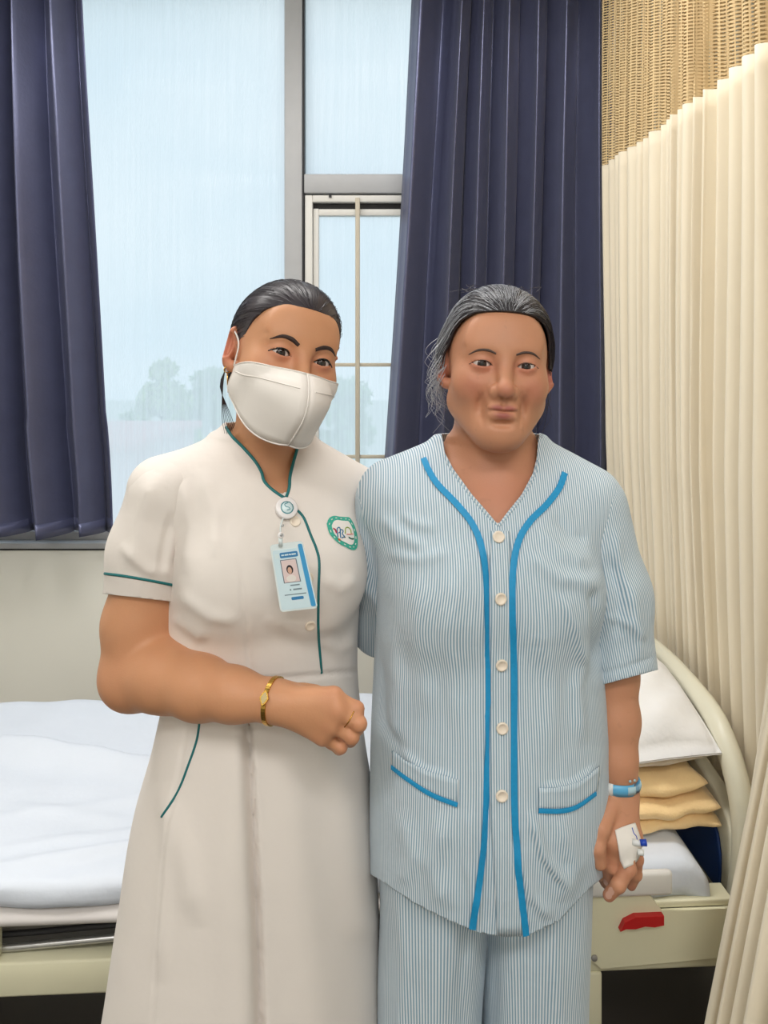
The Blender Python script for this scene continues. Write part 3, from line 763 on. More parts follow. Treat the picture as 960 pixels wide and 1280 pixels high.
def skin_mat(name, col, lip, flush, spots=0.0):
    """brown skin; mesh attribute 'lip' tints lips, 'flush' warms cheeks, ears, knuckles and fingertips"""
    m = bpy.data.materials.new(name); m.use_nodes = True; nt = m.node_tree; b = nt.nodes['Principled BSDF']
    tc = N(nt, 'ShaderNodeTexCoord'); n = N(nt, 'ShaderNodeTexNoise', Scale=26.0, Detail=4.0); L(nt, tc, 'Object', n, 'Vector')
    def mixc(fac_node, fo, A, B):
        mx = N(nt, 'ShaderNodeMix', data_type='RGBA')
        nt.links.new(fac_node.outputs[fo], mx.inputs['Factor'])
        for sck, v in (('A', A), ('B', B)):
            if isinstance(v, tuple): mx.inputs[sck].default_value = (*v, 1)
            else: nt.links.new(v.outputs['Result'], mx.inputs[sck])
        return mx
    base = mixc(n, 'Fac', tuple(c * .93 for c in col), tuple(min(1, c * 1.06) for c in col))
    fl = N(nt, 'ShaderNodeAttribute', attribute_name='flush'); lp = N(nt, 'ShaderNodeAttribute', attribute_name='lip')
    base = mixc(fl, 'Fac', base, flush); base = mixc(lp, 'Fac', base, lip)
    if spots:
        v = N(nt, 'ShaderNodeTexNoise', Scale=95.0, Detail=1.0); L(nt, tc, 'Object', v, 'Vector'); r = N(nt, 'ShaderNodeMapRange')
        r.inputs['From Min'].default_value = .66; r.inputs['From Max'].default_value = .74; r.inputs['To Max'].default_value = spots; L(nt, v, 'Fac', r, 'Value')
        base = mixc(r, 'Result', base, tuple(c * .45 for c in col))
    nt.links.new(base.outputs['Result'], b.inputs['Base Color'])
    b.inputs['Roughness'].default_value = .5; b.inputs['Specular IOR Level'].default_value = .4
    b.inputs['Subsurface Weight'].default_value = .12; b.inputs['Subsurface Radius'].default_value = (.010, .004, .002); b.inputs['Subsurface Scale'].default_value = 1.0
    n2 = N(nt, 'ShaderNodeTexNoise', Scale=420.0, Detail=2.0); L(nt, tc, 'Object', n2, 'Vector'); bp = N(nt, 'ShaderNodeBump', Strength=.10, Distance=.0015); L(nt, n2, 'Fac', bp, 'Height'); L(nt, bp, 'Normal', b, 'Normal')
    return m
def face_attrs(V, R, c, s, extra=()):
    q = ((V - A3(c)) @ R) / s; g = lambda p, r: np.exp(-(((q - A3(p)) / A3(r)) ** 2).sum(1))
    lip = np.clip(1.5 * np.maximum.reduce([g((-.008, -.094, -.0590), (.011, .012, .0045)), g((.008, -.094, -.0590), (.011, .012, .0045)), g((0, -.093, -.0695), (.0145, .012, .0055))]) - .25, 0, 1)
    fl = np.maximum.reduce([.55 * g((-.042, -.07, -.032), (.02, .03, .02)), .55 * g((.042, -.07, -.032), (.02, .03, .02)), .5 * g((0, -.11, -.035), (.014, .02, .012)),
                            .9 * g((-.084, .012, -.004), (.016, .03, .04)), .9 * g((.084, .012, -.004), (.016, .03, .04)),
                            .6 * g((-.031, -.085, -.002), (.022, .03, .013)), .6 * g((.031, -.085, -.002), (.022, .03, .013))])
    for (p, r, a) in extra: fl = np.maximum(fl, a * np.exp(-(((V - A3(p)) / r) ** 2).sum(1)))
    return {'lip': lip, 'flush': fl}
def face_strip(tree, R, H, pts, widths, lift, n=16):
    """strip drawn on a face: pts are (x, z) in the head's frame, laid on the skin from the front"""
    p = spline([(a, b, 0) for a, b in pts], n); w = np.interp(np.linspace(0, 1, n), np.linspace(0, 1, len(widths)), widths); hp = []; hn = []
    d = R @ A3((0, 1, 0))
    for (x, z, _) in p:
        r = tree.ray_cast(Vector(H((x, -.2, z))), Vector(d)); 
        if r[0] is None: continue
        nm = np.array(r[1]); nm = nm if nm @ d < 0 else -nm; hp.append(np.array(r[0])); hn.append(nm)
    return ribbon(hp, hn, w[:len(hp)], lift, .0008)
# ------------------------------------------------------------------ clothing helpers
def cloth_mat(name, col, rough=.75, sheen=.12, weave=900.0, bump=.12, wrinkle=.25):
    m = mat(name, col, rough, sheen=sheen, noise=(9, .02)); nt = m.node_tree; b = nt.nodes['Principled BSDF']
    tc = N(nt, 'ShaderNodeTexCoord'); n1 = N(nt, 'ShaderNodeTexNoise', Scale=weave, Detail=1.0); n2 = N(nt, 'ShaderNodeTexNoise', Scale=17.0, Detail=3.0, Roughness=.55)
    L(nt, tc, 'Object', n1, 'Vector'); L(nt, tc, 'Object', n2, 'Vector')
    b1 = N(nt, 'ShaderNodeBump', Strength=bump, Distance=.0006); b2 = N(nt, 'ShaderNodeBump', Strength=wrinkle, Distance=.009)
    L(nt, n1, 'Fac', b1, 'Height'); L(nt, n2, 'Fac', b2, 'Height'); L(nt, b2, 'Normal', b1, 'Normal'); L(nt, b1, 'Normal', b, 'Normal'); return m
def pix(V): return 480 + V[:, 0] / V[:, 1] * 1000, 450 + (CAMZ - V[:, 2]) / V[:, 1] * 1000
def seg_dist(px, py, pts):
    """distance (pixels), signed side and position along a polyline"""
    best = np.full(len(px), 1e9); side = np.zeros(len(px)); tt = np.zeros(len(px)); pts = np.asarray(pts, float); m = len(pts) - 1
    for i in range(m):
        a, b = pts[i], pts[i + 1]; d = b - a; l2 = d @ d; t = np.clip(((px - a[0]) * d[0] + (py - a[1]) * d[1]) / l2, 0, 1)
        ex, ey = px - a[0] - t * d[0], py - a[1] - t * d[1]; r = np.hypot(ex, ey); k = r < best
        best = np.where(k, r, best); side = np.where(k, np.sign(d[0] * ey - d[1] * ex), side); tt = np.where(k, (i + t) / m, tt)
    return best, side, tt
def crease(V, F, items):
    """press folds into a cloth mesh: items (polyline, width px, height m[, one_sided]) given where the photo shows them; real displacement along the normal"""
    Nn = normals(V, F); px, py = pix(V); front = np.clip((-(Nn[:, 0] * V[:, 0] + Nn[:, 1] * V[:, 1]) / np.hypot(V[:, 0], V[:, 1])) * 3, 0, 1); D = np.zeros(len(V))
    for it in items:
        pts, w, h = it[:3]; d, s, t = seg_dist(px, py, pts); fade = np.clip(np.minimum(t, 1 - t) * 5, 0, 1) if len(it) < 5 else 1
        g = np.exp(-(d / w) ** 2)
        if len(it) > 3 and it[3]: g = np.where(s * it[3] > 0, g, np.exp(-(d / (w * .22)) ** 2))
        D += h * g * fade
    return V + Nn * (D * front)[:, None]
def poly_sd(px, py, poly):
    """signed distance in pixels to a closed outline, positive inside"""
    p = np.asarray(poly, float); ins = np.zeros(len(px), bool); d = np.full(len(px), 1e9); n = len(p)
    for i in range(n):
        a, b = p[i], p[(i + 1) % n]; e = b - a; t = np.clip(((px - a[0]) * e[0] + (py - a[1]) * e[1]) / (e @ e), 0, 1)
        d = np.minimum(d, np.hypot(px - a[0] - t * e[0], py - a[1] - t * e[1]))
        c = ((a[1] > py) != (b[1] > py)) & (px < (b[0] - a[0]) * (py - a[1]) / (b[1] - a[1] + 1e-12) + a[0]); ins ^= c
    return np.where(ins, d, -d)
def loop_on(tree, c, axis, rmax=.08, n=40):
    """points where rays shot inwards round an axis meet a limb: the seat of a bracelet or ring"""
    Q = frame(axis, (0, 0, 1) if abs(axis[2]) < .9 else (1, 0, 0)); pts = []; nr = []
    for k in range(n):
        a = 2 * math.pi * k / n; d = Q[:, 0] * math.cos(a) + Q[:, 1] * math.sin(a); o = A3(c) + d * rmax
        r = tree.ray_cast(Vector(o), Vector(-d))
        if r[0] is not None and np.linalg.norm(np.array(r[0]) - c) < rmax: pts.append(np.array(r[0])); nr.append(d)
    return np.array(pts), np.array(nr)
def button(h, nm, r, mt, parent, name='button', thick=.0022):
    Q = frame(nm); V, F = lathe([(.0001, .0), (r, .0), (r * 1.02, thick * .6), (r * .94, thick), (r * .72, thick), (r * .62, thick * .62), (.0001, thick * .6)], 20)
    o = mesh_obj(name, V @ Q.T + h, F, mt, parent, world=True); mb = MB()
    return o
def hand(wrist, knuckles, joints, rw=.020, palm=.0135, fr=.0088, kpalm=.014):
    """wrist + 4 knuckles -> palm; joints: for each finger its further joints; last entry is the thumb chain"""
    o = []
    for k in knuckles: o.append(cone(wrist, k, palm * 1.15, palm * .86, kpalm))
    for a, b in zip(knuckles[:-1], knuckles[1:]): o.append(cone(a, b, palm * .62, palm * .62, .008))
    for k, js, sc in zip(knuckles, joints, (1, 1.04, 1, .86)):
        p = [k] + list(js); rs = [fr * 1.1 * sc, fr * 1.02 * sc, fr * .92 * sc, fr * .80 * sc][:len(p)]; o += chain(p, rs, .0022, .0035)
        o += [ball(q, r * 1.07, .003) for q, r in zip(p[1:-1], rs[1:-1])]
    return o
# ------------------------------------------------------------------ NURSE
M_skinA = skin_mat('warm_tan_skin', lin(202, 146, 108), lin(166, 90, 80), lin(198, 122, 100))
M_dress = cloth_mat('off_white_uniform', lin(228, 220, 213), .8, wrinkle=.16)
M_green = mat('deep_green_piping', lin(18, 108, 110), .6)
M_hairA = mat('black_brown_hair', lin(52, 46, 52), .38, spec=.5)
M_mask = mat('white_face_mask', lin(232, 226, 220), .8, bump=(500, .1, .0006))
M_gold = mat('gold_metal', lin(214, 170, 84), .25, metal=1.0)
NUR = empty('person', (-.185, 1.22, 0), 0, 'woman in a white short-sleeved uniform dress and white face mask, one arm across her waist', 'person')
nR = np.array(Matrix.Rotation(math.radians(22), 3, 'Z')); nC = A3((-.185, 1.22, 0))
hRn = head_rot(.45, -.106, .268); hCn = A3((-.148, 1.18, 1.553))
hops, Hn = head_ops(hRn, hCn, 1.0, smile=1)
zs = [.36, .54, .72, .88, .98, 1.07, 1.15, 1.235, 1.31, 1.36, 1.40, 1.43]
da = [.243, .213, .196, .179, .158, .146, .148, .147, .146, .135, .100, .066]
db = [.190, .170, .156, .145, .128, .112, .113, .127, .116, .098, .078, .062]
dcx = [-.052, -.030, -.018, -.009, -.003, .001, .001, .004, .004, .003, .001, 0]
dcy = [.0, .0, .0, .002, .0, .0, .0, -.010, -.004, .004, .010, .014]
nSh = {-1: P(204, 617, 1.165), 1: P(437, 622, 1.285)}
nNeck = A3((-.181, 1.238, 1.40))
def nurse_torso(off=0.0):
    o = [loft(zs, np.array(da) - off, np.array(db) - off, dcx, dcy, 2.15, nR, nC, .03)]
    for q in (-1, 1): o.append(cone(nNeck + A3((q * .035, -.004, -.012)), nSh[q] + A3((0, 0, .004)), .048 - off, .052 - off, .045))
    for q in (-1, 1): o.append(ell(nC + nR @ A3((q * .066, -.088, 1.235)), (.058 - off, .042 - off, .060 - off), nR, .045))
    return o
# --- body: one continuous surface
elbow = P(166, 846, 1.150); wrist = P(337, 876, 1.040)
bo = [loft([.80] + zs[4:], [.120] + [.130] + [v - .014 for v in da[5:]], [.095, .100] + [v - .014 for v in db[5:]], [-.01] + dcx[4:], [0] + dcy[4:], 2.15, nR, nC, .03)]
for q in (-1, 1): bo.append(cone(nNeck + A3((q * .03, 0, -.018)), nSh[q], .036, .042, .04))
bo += [cone(Hn((0, .028, -.055)), nNeck + A3((0, 0, -.02)), .046, .052, .03), cone(Hn((0, .01, -.085)), nNeck + A3((.012, -.032, -.03)), .030, .034, .03)]
bo += hops
bo += chain([nSh[-1], P(172, 780, 1.160), elbow], [.048, .0475, .044], .02)
bo += chain([elbow, P(205, 846, 1.120), P(250, 860, 1.085), P(292, 868, 1.056), wrist], [.0455, .0455, .0400, .0325, .0265], .018)
kn = [P(417, 871, 1.020), P(422, 888, 1.013), P(415, 905, 1.015), P(404, 919, 1.022)]
jn = [[P(446, 886, 1.020), P(444, 894, 1.048), P(426, 893, 1.058)], [P(449, 905, 1.012), P(446, 911, 1.042), P(428, 909, 1.055)],
      [P(440, 921, 1.014), P(438, 925, 1.042), P(422, 920, 1.054)], [P(426, 934, 1.022), P(424, 936, 1.045), P(410, 929, 1.056)]]
bo += hand(wrist, kn, jn, palm=.0150, fr=.0088)
bo += [cone(P(345, 872, 1.050), P(392, 872, 1.058), .020, .016, .016)] + chain([P(380, 868, 1.056), P(408, 872, 1.062), P(430, 884, 1.068)], [.013, .0105, .009], .006)
eL = A3((.045, 1.465, 1.135)); wL = A3((.17, 1.405, 1.17))
bo += chain([nSh[1], A3((.02, 1.41, 1.25)), eL, wL], [.046, .044, .040, .026], .02)
knL = [A3((.235, 1.372, 1.20 - .018 * i)) for i in range(4)]
bo += hand(wL, knL, [[k + A3((.035, -.004, .004)), k + A3((.058, -.010, .002)), k + A3((.076, -.016, 0))] for k in knL]) + chain([wL, wL + A3((.035, -.005, .035)), wL + A3((.06, -.008, .05))], [.014, .011, .009], .006)
for q in (-1, 1):
    hp = nC + nR @ A3((q * .085 - .015, 0, .84)); kneeP = nC + nR @ A3((q * .085 - .03, 0, .47)); an = nC + nR @ A3((q * .08 - .03, .015, .085))
    bo += chain([hp, kneeP, an], [.088, .056, .034], .03) + [cone(an + A3((0, 0, -.04)), an + nR @ A3((0, -.14, -.055)), .034, .026, .02)]
V, F = sdf_mesh(bo, [(-.46, -.25, .003), (-.25, -.015, .0016), (-.015, .34, .004)], [(.965, 1.30, .0018), (1.30, 1.50, .004)],
                [(0, .90, .012), (.90, 1.06, .0022), (1.06, 1.34, .005), (1.34, 1.42, .0025), (1.42, 1.675, .0017)], 1)
fl = [(k, .014, .35) for k in kn] + [(j[0], .012, .35) for j in jn] + [(elbow, .05, .25)]
nb = fast_obj('body', V, F, M_skinA, NUR, attr=face_attrs(V, hRn, hCn, 1.0, fl)); nT = bvh(V, F)
eyeball_parts(Hn, hRn, 1.0, NUR)
M_brow = mat('dark_brow_hair', lin(52, 36, 32), .7)
for q in (-1, 1):
    V, F = face_strip(nT, hRn, Hn, [(q * .0125, .0155), (q * .024, .0215), (q * .037, .0225), (q * .050, .0155)], [.005, .0062, .005, .0012], .0003)
    mesh_obj('eyebrow', V, F, M_brow, NUR, world=True)
    V, F = face_strip(nT, hRn, Hn, [(q * .0168, -.0012), (q * .024, .0048), (q * .033, .0062), (q * .042, .0036), (q * .0485, -.001)], [.0014, .0022, .0026, .0024, .0016], .0006)
    mesh_obj('eyelashes', V, F, M_pupil, NUR, world=True)
# --- hair: sleek cap pulled back to a low bun
ho = [ell(Hn((0, .018, .032)), (.0775, .0955, .0835), hRn, .02), ell(Hn((0, .060, -.030)), (.058, .050, .060), hRn, .03), ball(Hn((0, .118, -.005)), .040, .012),
      ell(Hn((0, -.010, .050)), (.064, .064, .058), hRn, .02)]
V, F = sdf_mesh(ho, [(-.30, .02, .0028)], [(1.04, 1.42, .0028)], [(1.44, 1.69, .0028)], 1); T = tri(F)
q = (V - hCn) @ hRn
def hairline(q, yk, zk): return np.interp(q[:, 1], yk, zk) - q[:, 2]
c = hairline(q, [-.12, -.075, -.060, -.045, -.030, -.016, -.002, .010, .035, .07, .11], [.074, .071, .066, .056, .038, .010, -.012, .022, .004, -.06, -.085])
V, T = clip(V, T, c); hair = fast_obj('hair', V, T, M_hairA, NUR); hT = bvh(V, T); solid(hair, .004, -1)
def strands(tree, starts, dirf, rng, step=.008, n=16, r=.00045, lift=.0015, curl=0.0):
    Vv = []; Ff = []
    for s0 in starts:
        p = A3(s0); pts = []; ln = int(n * rng.uniform(.6, 1.1)); lf = lift * rng.uniform(.3, 1.6); ph = rng.uniform(0, 6.28)
        for i in range(max(4, ln)):
            nr = tree.find_nearest(Vector(p)); nm = np.array(nr[1]); base = np.array(nr[0]); d = dirf(base, i / n) + rng.normal(size=3) * .05
            pts.append(base + nm * (lf + curl * (i / n) ** 2 * (1 + .5 * math.sin(ph + i * .8)))); d = d - nm * (d @ nm); p = base + d / (np.linalg.norm(d) + 1e-9) * step
        v, f = tube_geo(pts, np.linspace(r, r * .4, len(pts)), 3, False); k = len(Vv); Vv += v; Ff += [tuple(a + k for a in g) for g in f]
    return Vv, Ff
rng = np.random.default_rng(11)
ql = (V - hCn) @ hRn; idx = np.where(ql[:, 1] < .06)[0]
sv, sf = strands(hT, V[rng.choice(idx, 420)], lambda p, t: hRn @ A3((0, 1.0, -.25)), rng, lift=.0012)
mesh_obj('hair_strands', sv, sf, M_hairA, NUR, world=True)['kind'] = 'stuff'
wis = []
for k in range(7):
    a = Hn((-.074 + .002 * k, .03 + .006 * k, -.03)); wis.append(spline([a, a + A3((-.004 - .001 * k, 0, -.03)), a + A3((-.006 + .002 * k, .004, -.075)), a + A3((-.002 + .004 * k, .004, -.10 - .004 * k))], 10))
w = MB(); [w.tube(p, np.linspace(.0009, .0003, 10), 3, False) for p in wis]; w.build('loose_hair_wisps', M_hairA, NUR, smooth=True, world=True)['kind'] = 'stuff'
# --- face mask: two panels meeting in a raised centre fold, ear loops
mk = empty('face_mask', (0, 0, 0)); mk.parent = NUR
ridge = spline([(0, -.1105, -.021), (0, -.126, -.038), (0, -.137, -.062), (0, -.132, -.087), (0, -.102, -.120)], 17)
def mask_side(q):
    edge = spline([(q * .0725, -.010, -.028), (q * .0730, -.010, -.038), (q * .0705, -.007, -.052), (q * .066, -.002, -.070)], 17); Vm = []
    nn = 15
    for i in range(17):
        t = i / 16
        for j in range(nn):
            s = j / (nn - 1); p = ridge[i] * (1 - s) + edge[i] * s; bul = math.sin(math.pi * s ** .8)
            p = p + A3((q * .017 * bul, -.016 * bul * (.45 + .55 * math.sin(math.pi * min(1, t * 1.1))), -.014 * bul * max(0, t - .72) / .28 + .002 * bul * max(0, .2 - t) / .2))
            if i == 4: p = p + A3((q * .0005, -.0012, 0)) * (1 if j > 1 else 0)
            w_ = Hn(p); r_ = nT.find_nearest(Vector(w_)); n_ = np.array(r_[1]); g_ = (w_ - np.array(r_[0])) @ n_
            if g_ < .0025 and s > .15: w_ = w_ + n_ * (.0025 - g_)
            Vm.append(w_)
    return np.array(Vm), grid_faces(17, nn) if q > 0 else [f[::-1] for f in grid_faces(17, nn)]
for q in (-1, 1):
    Vm, Fm = mask_side(q); o = mesh_obj('mask_panel', Vm, Fm, M_mask, mk, world=True); solid(o, .0014, 1)
    b_ = MB(); e0 = Vm.reshape(17, 15, 3)
    b_.tube(e0[0], .0011, 6); b_.tube(e0[16], .0011, 6); b_.build('mask_hem', M_mask, mk, smooth=True, world=True)
    b_ = MB(); b_.tube(spline([e0[5][k] + hRn @ A3((0, -.0012, 0)) for k in range(1, 14)], 20), .0006, 5); b_.build('seam', M_mask, mk, smooth=True, world=True)
    lp = spline([e0[1][14], Hn((q * .074, -.010, .004)), Hn((q * .082, .012, .023)), Hn((q * .079, .028, .010)), Hn((q * .076, .027, -.022)), Hn((q * .074, .008, -.046)), e0[15][14]], 40)
    MB().tube(lp, .0013, 6).build('ear_loop', M_mask, mk, smooth=True, world=True)
b_ = MB(); b_.tube([Hn(p + A3((0, -.0006, 0))) for p in ridge], .0012, 6); b_.build('centre_fold', M_mask, mk, smooth=True, world=True)
for q in (-1, 1):
    e = empty('earring', (0, 0, 0)); e.parent = NUR; p0 = Hn((q * .077, .001, -.036))
    MB().tube([p0 + A3((.0045 * math.cos(a), -.003 * q * math.cos(a) - .003, .0045 * math.sin(a))) for a in np.linspace(0, 6.283, 16)], .0007, 6).build('hoop', M_gold, e, smooth=True, world=True)
    MB().tube([p0 + A3((0, -.004, -.005)), p0 + A3((.0005, -.004, -.022))], .0008, 6).build('drop', M_gold, e, smooth=True, world=True)
# --- uniform dress
DR = empty('uniform_dress', (0, 0, 0)); DR.parent = NUR
to = nurse_torso() + [cone(nNeck + A3((0, .0, -.02)), A3((-.186, 1.236, 1.475)), .068, .0565, .03)]
V, F = sdf_mesh(to, [(-.50, .12, .004)], [(.98, 1.46, .004)], [(.40, 1.49, .004)], 2)
pleat = [(312, 900), (318, 1020), (325, 1150), (331, 1330)]
folds = [(pleat, 9, -.020, 1, 1), ([(300, 905), (292, 1100), (300, 1330)], 26, .007, 0, 1), ([(350, 905), (372, 1100), (400, 1330)], 30, .006, 0, 1), ([(236, 890), (205, 1080), (186, 1330)], 3, -.0016, 0, 1),
         ([(300, 690), (306, 760), (312, 830), (318, 848)], 3, -.0015), ([(205, 849), (300, 853), (380, 846), (470, 836)], 2.6, -.0028, 0, 1),
         ([(228, 600), (240, 660), (232, 720)], 9, .004), ([(250, 585), (268, 640), (270, 700)], 10, .003), ([(222, 740), (262, 770), (300, 776)], 9, .003), ([(215, 770), (260, 800)], 8, .003),
         ([(330, 770), (380, 790), (440, 772)], 12, .003), ([(400, 720), (425, 735), (447, 722)], 9, .003), ([(395, 800), (425, 812), (447, 800)], 8, .0025), ([(200, 980), (230, 1060), (250, 1160)], 16, .004), ([(385, 910), (430, 1000), (450, 1150)], 22, .005, 0, 1), ([(215, 1010), (205, 1120), (200, 1230)], 9, .004)]
V = crease(V, F, [(i[0], i[1], i[2] * 1.4) + tuple(i[3:]) for i in folds]); T = tri(F); px, py = pix(V); lo = (V - nC) @ nR
hole = [(282, 530), (290, 545), (303, 558), (318, 575), (327, 589), (331, 601), (342, 612), (357, 622), (360.5, 610), (361.5, 596), (366, 578), (373, 556), (374, 400), (282, 400)]
c = np.where(lo[:, 1] < .012, poly_sd(px, py, hole) * .0011, V[:, 2] - 1.452)
c = np.maximum(c, .43 - V[:, 2]); c = np.where(V[:, 2] < 1.36, np.minimum(c, .43 - V[:, 2]), c)
V, T = clip(V, T, c); dm = fast_obj('bodice_and_skirt', V, T, M_dress, DR); dT = bvh(V, T); solid(dm, .0022, -1)
def sleeve(ops, gx, gy, gz, cutf, name, parent, mt, folds=(), attrf=None):
    V, F = sdf_mesh(ops, gx, gy, gz, 1); V = crease(V, F, [(i[0], i[1], i[2] * 1.5) + tuple(i[3:]) for i in folds]) if folds else V; T = tri(F); V, T = clip(V, T, cutf(V))
    o = fast_obj(name, V, T, mt, parent, attr=attrf(V) if attrf else None); solid(o, .002, -1); return o, bvh(V, T)
def around(c, h=.16): return [[(c[i] - h, c[i] + h, .0036)] for i in range(3)]
cut = lambda V: (lambda p: (p[1] - (742 + (p[0] - 128) * .115)))(pix(V)) * .0011
sl, slT = sleeve(chain([nSh[-1] + A3((.006, 0, -.004)), P(188, 690, 1.165), P(174, 775, 1.162)], [.0585, .0560, .0565], .03), *around(P(190, 690, 1.165)), cut, 'sleeve', DR, M_dress,
            [([(235, 600), (232, 680), (222, 720)], 9, -.006), ([(195, 590), (175, 650), (165, 715)], 12, .004), ([(215, 640), (205, 690), (200, 725)], 6, -.003), ([(150, 680), (185, 712), (215, 716)], 8, .003)])
p, n = on_surface(slT, [(131, 717), (155, 720), (190, 726), (221, 732.5)]); V, F = ribbon(p, n, .0038, .0008); mesh_obj('sleeve_piping', V, F, M_green, DR, world=True)
dL = np.array(A3((.03, 1.43, 1.22)) - nSh[1]); dL /= np.linalg.norm(dL)
sleeve(chain([nSh[1], nSh[1] + dL * .10, nSh[1] + dL * .19], [.056, .055, .054], .03), *around(nSh[1] + dL * .08, .17), lambda V: (V - nSh[1]) @ dL - .155, 'sleeve', DR, M_dress)
def dress_line(pts, w, name, n=50):
    p, nn = on_surface(dT, pts, n); V, F = ribbon(p, nn, w, .0008); return mesh_obj(name, V, F, M_green, DR, world=True)
dress_line([(282.5, 534), (290, 545.5), (303, 558.5), (318, 575.5), (326.5, 589.5), (330.5, 602), (341.5, 613), (357, 623.5)], .0042, 'collar_piping')
dress_line([(357, 623.5), (361.5, 610), (362.5, 596), (366.5, 579), (372.5, 558)], .0042, 'collar_piping')
dress_line([(372, 638), (380, 648), (388, 668), (396, 688), (399, 705), (398, 745), (398, 790), (402, 841)], .0036, 'placket_piping')
dress_line([(250, 899), (246, 925), (236, 955), (222, 990), (202, 1021)], .0032, 'pocket_piping')
M_button = mat('cream_button', lin(236, 222, 204), .35)
for (bx, by) in ((369, 652), (385, 722), (388, 782)):
    h, nm = hit(dT, bx, by); button(h, nm if nm @ (h - np.array(EYE)) < 0 else -nm, .0075, M_button, DR)
# embroidered crest on the chest: green ring, white field, coloured strokes
em = empty('chest_emblem', (0, 0, 0)); em.parent = NUR
ring = [(408, 655), (411, 648), (417, 645), (424, 646), (431, 646.5), (436, 647), (440, 652), (444, 661), (446.5, 672), (446.5, 682), (444, 687), (439, 687.5), (432, 684), (424, 680), (417, 674), (411, 666)]
ri = spline([(x, y, 0) for x, y in ring + ring[:1]], 49)[:-1, :2]
V, F = flat_patch(dT, ri, .0009); mesh_obj('green_border', V, F, mat('emblem_green', lin(60, 168, 146), .7, noise=(300, .3)), em, world=True)
ctr = ri.mean(0); V, F = flat_patch(dT, ctr + (ri - ctr) * .72, .0016); mesh_obj('white_field', V, F, M_mask, em, world=True)
for nm_, pts, w, colr in (('red_stitching', [(415.5, 661), (418.5, 663), (420, 667), (418, 662)], .0022, (170, 40, 70)), ('blue_stitching', [(421.5, 672), (420.5, 662), (423.5, 660), (424.5, 665), (422, 667)], .0016, (40, 110, 150)),
                          ('blue_stitching', [(425, 673), (424.5, 663), (428, 664), (427, 668), (429.5, 671), (426, 673)], .0016, (40, 110, 150)), ('orange_stitching', [(422, 674), (424.5, 675.5)], .0024, (210, 110, 60)),
                          ('olive_stitching', [(430.5, 668), (431, 661), (434, 660), (437, 663), (438, 668)], .0016, (140, 160, 60)), ('dark_green_stitching', [(434.5, 672), (438, 674), (441, 674)], .0022, (30, 100, 80)),
                          ('black_stitching', [(429, 671), (430.5, 672.5)], .002, (40, 50, 50)), ('pink_stitching', [(432, 668.5), (436, 668.5), (440, 668)], .0013, (220, 130, 120))):
    p, n = on_surface(dT, pts, 14)
    if len(p) > 3: V, F = ribbon(p, n, w, .0021, .0006); mesh_obj(nm_, V, F, mat(nm_, lin(*colr), .7), em, world=True)
# pale lettering blocks along the green border
for k in range(0, 48, 3):
    a = ctr + (ri[k] - ctr) * .86; b2 = ctr + (ri[(k + 1) % 48] - ctr) * .86; p, n = on_surface(dT, [tuple(a), tuple((a + b2) / 2), tuple(b2)], 5)
    if len(p) > 3: V, F = ribbon(p, n, .0012, .0012, .0003); mesh_obj('border_stitch', V, F, M_mask, em, world=True)
# --- bracelet watch and ring
br = empty('bracelet_watch', (0, 0, 0)); br.parent = NUR
axw = A3(wrist) - P(292, 868, 1.056); ax = axw / np.linalg.norm(axw)
h, nm = hit(nT, 331, 873); cw = A3(wrist) + ax * ((h - A3(wrist)) @ ax); p, n = loop_on(nT, cw, axw, .05, 44)
for k in range(len(p)):
    t = p[(k + 1) % len(p)] - p[k - 1]; t /= np.linalg.norm(t); nn = n[k]; Q = np.stack([ax, t, np.cross(ax, t)], 1)
    lean = ax * 0
    o_ = MB().box(-.0030, .0030, -.0019, .0019, -.0008, .0012, Q, p[k] + nn * .0009 + lean).build('link', M_gold, br, world=True)
h, nm = hit(nT, 331, 873); nm = nm if nm @ (h - np.array(EYE)) < 0 else -nm; Q = np.stack([ax, np.cross(nm, ax) / np.linalg.norm(np.cross(nm, ax)), nm], 1)
def dia(r1, r2, z0, z1): 
    m = 12; ang = np.linspace(0, 2 * math.pi, m, endpoint=False); sup = lambda a: (abs(math.cos(a)) + abs(math.sin(a))) ** -1 * .65 + .35
    o = [(r1 * sup(a) * math.cos(a), r2 * sup(a) * math.sin(a)) for a in ang]; V = [(x, y, z0) for x, y in o] + [(x, y, z1) for x, y in o]
    return np.array(V) @ Q.T + h, [tuple(range(m - 1, -1, -1)), tuple(range(m, 2 * m))] + [(i, (i + 1) % m, m + (i + 1) % m, m + i) for i in range(m)]
V, F = dia(.0062, .0098, 0, .004); mesh_obj('bezel', V, F, M_gold, br, smooth=False, world=True)
V, F = dia(.0042, .0072, .004, .0043); mesh_obj('dial', V, F, mat('watch_dial', lin(196, 176, 128), .2), br, smooth=False, world=True)
a0, a1 = kn[1], jn[1][0]; cr_ = a0 * .45 + a1 * .55; p, n = loop_on(nT, cr_, a1 - a0, .013, 28)
if len(p) > 10: MB().tube(np.vstack([p, p[:2]]) + np.vstack([n, n[:2]]) * .0004, .0007, 6, False).build('finger_ring', M_gold, NUR, smooth=True, world=True)
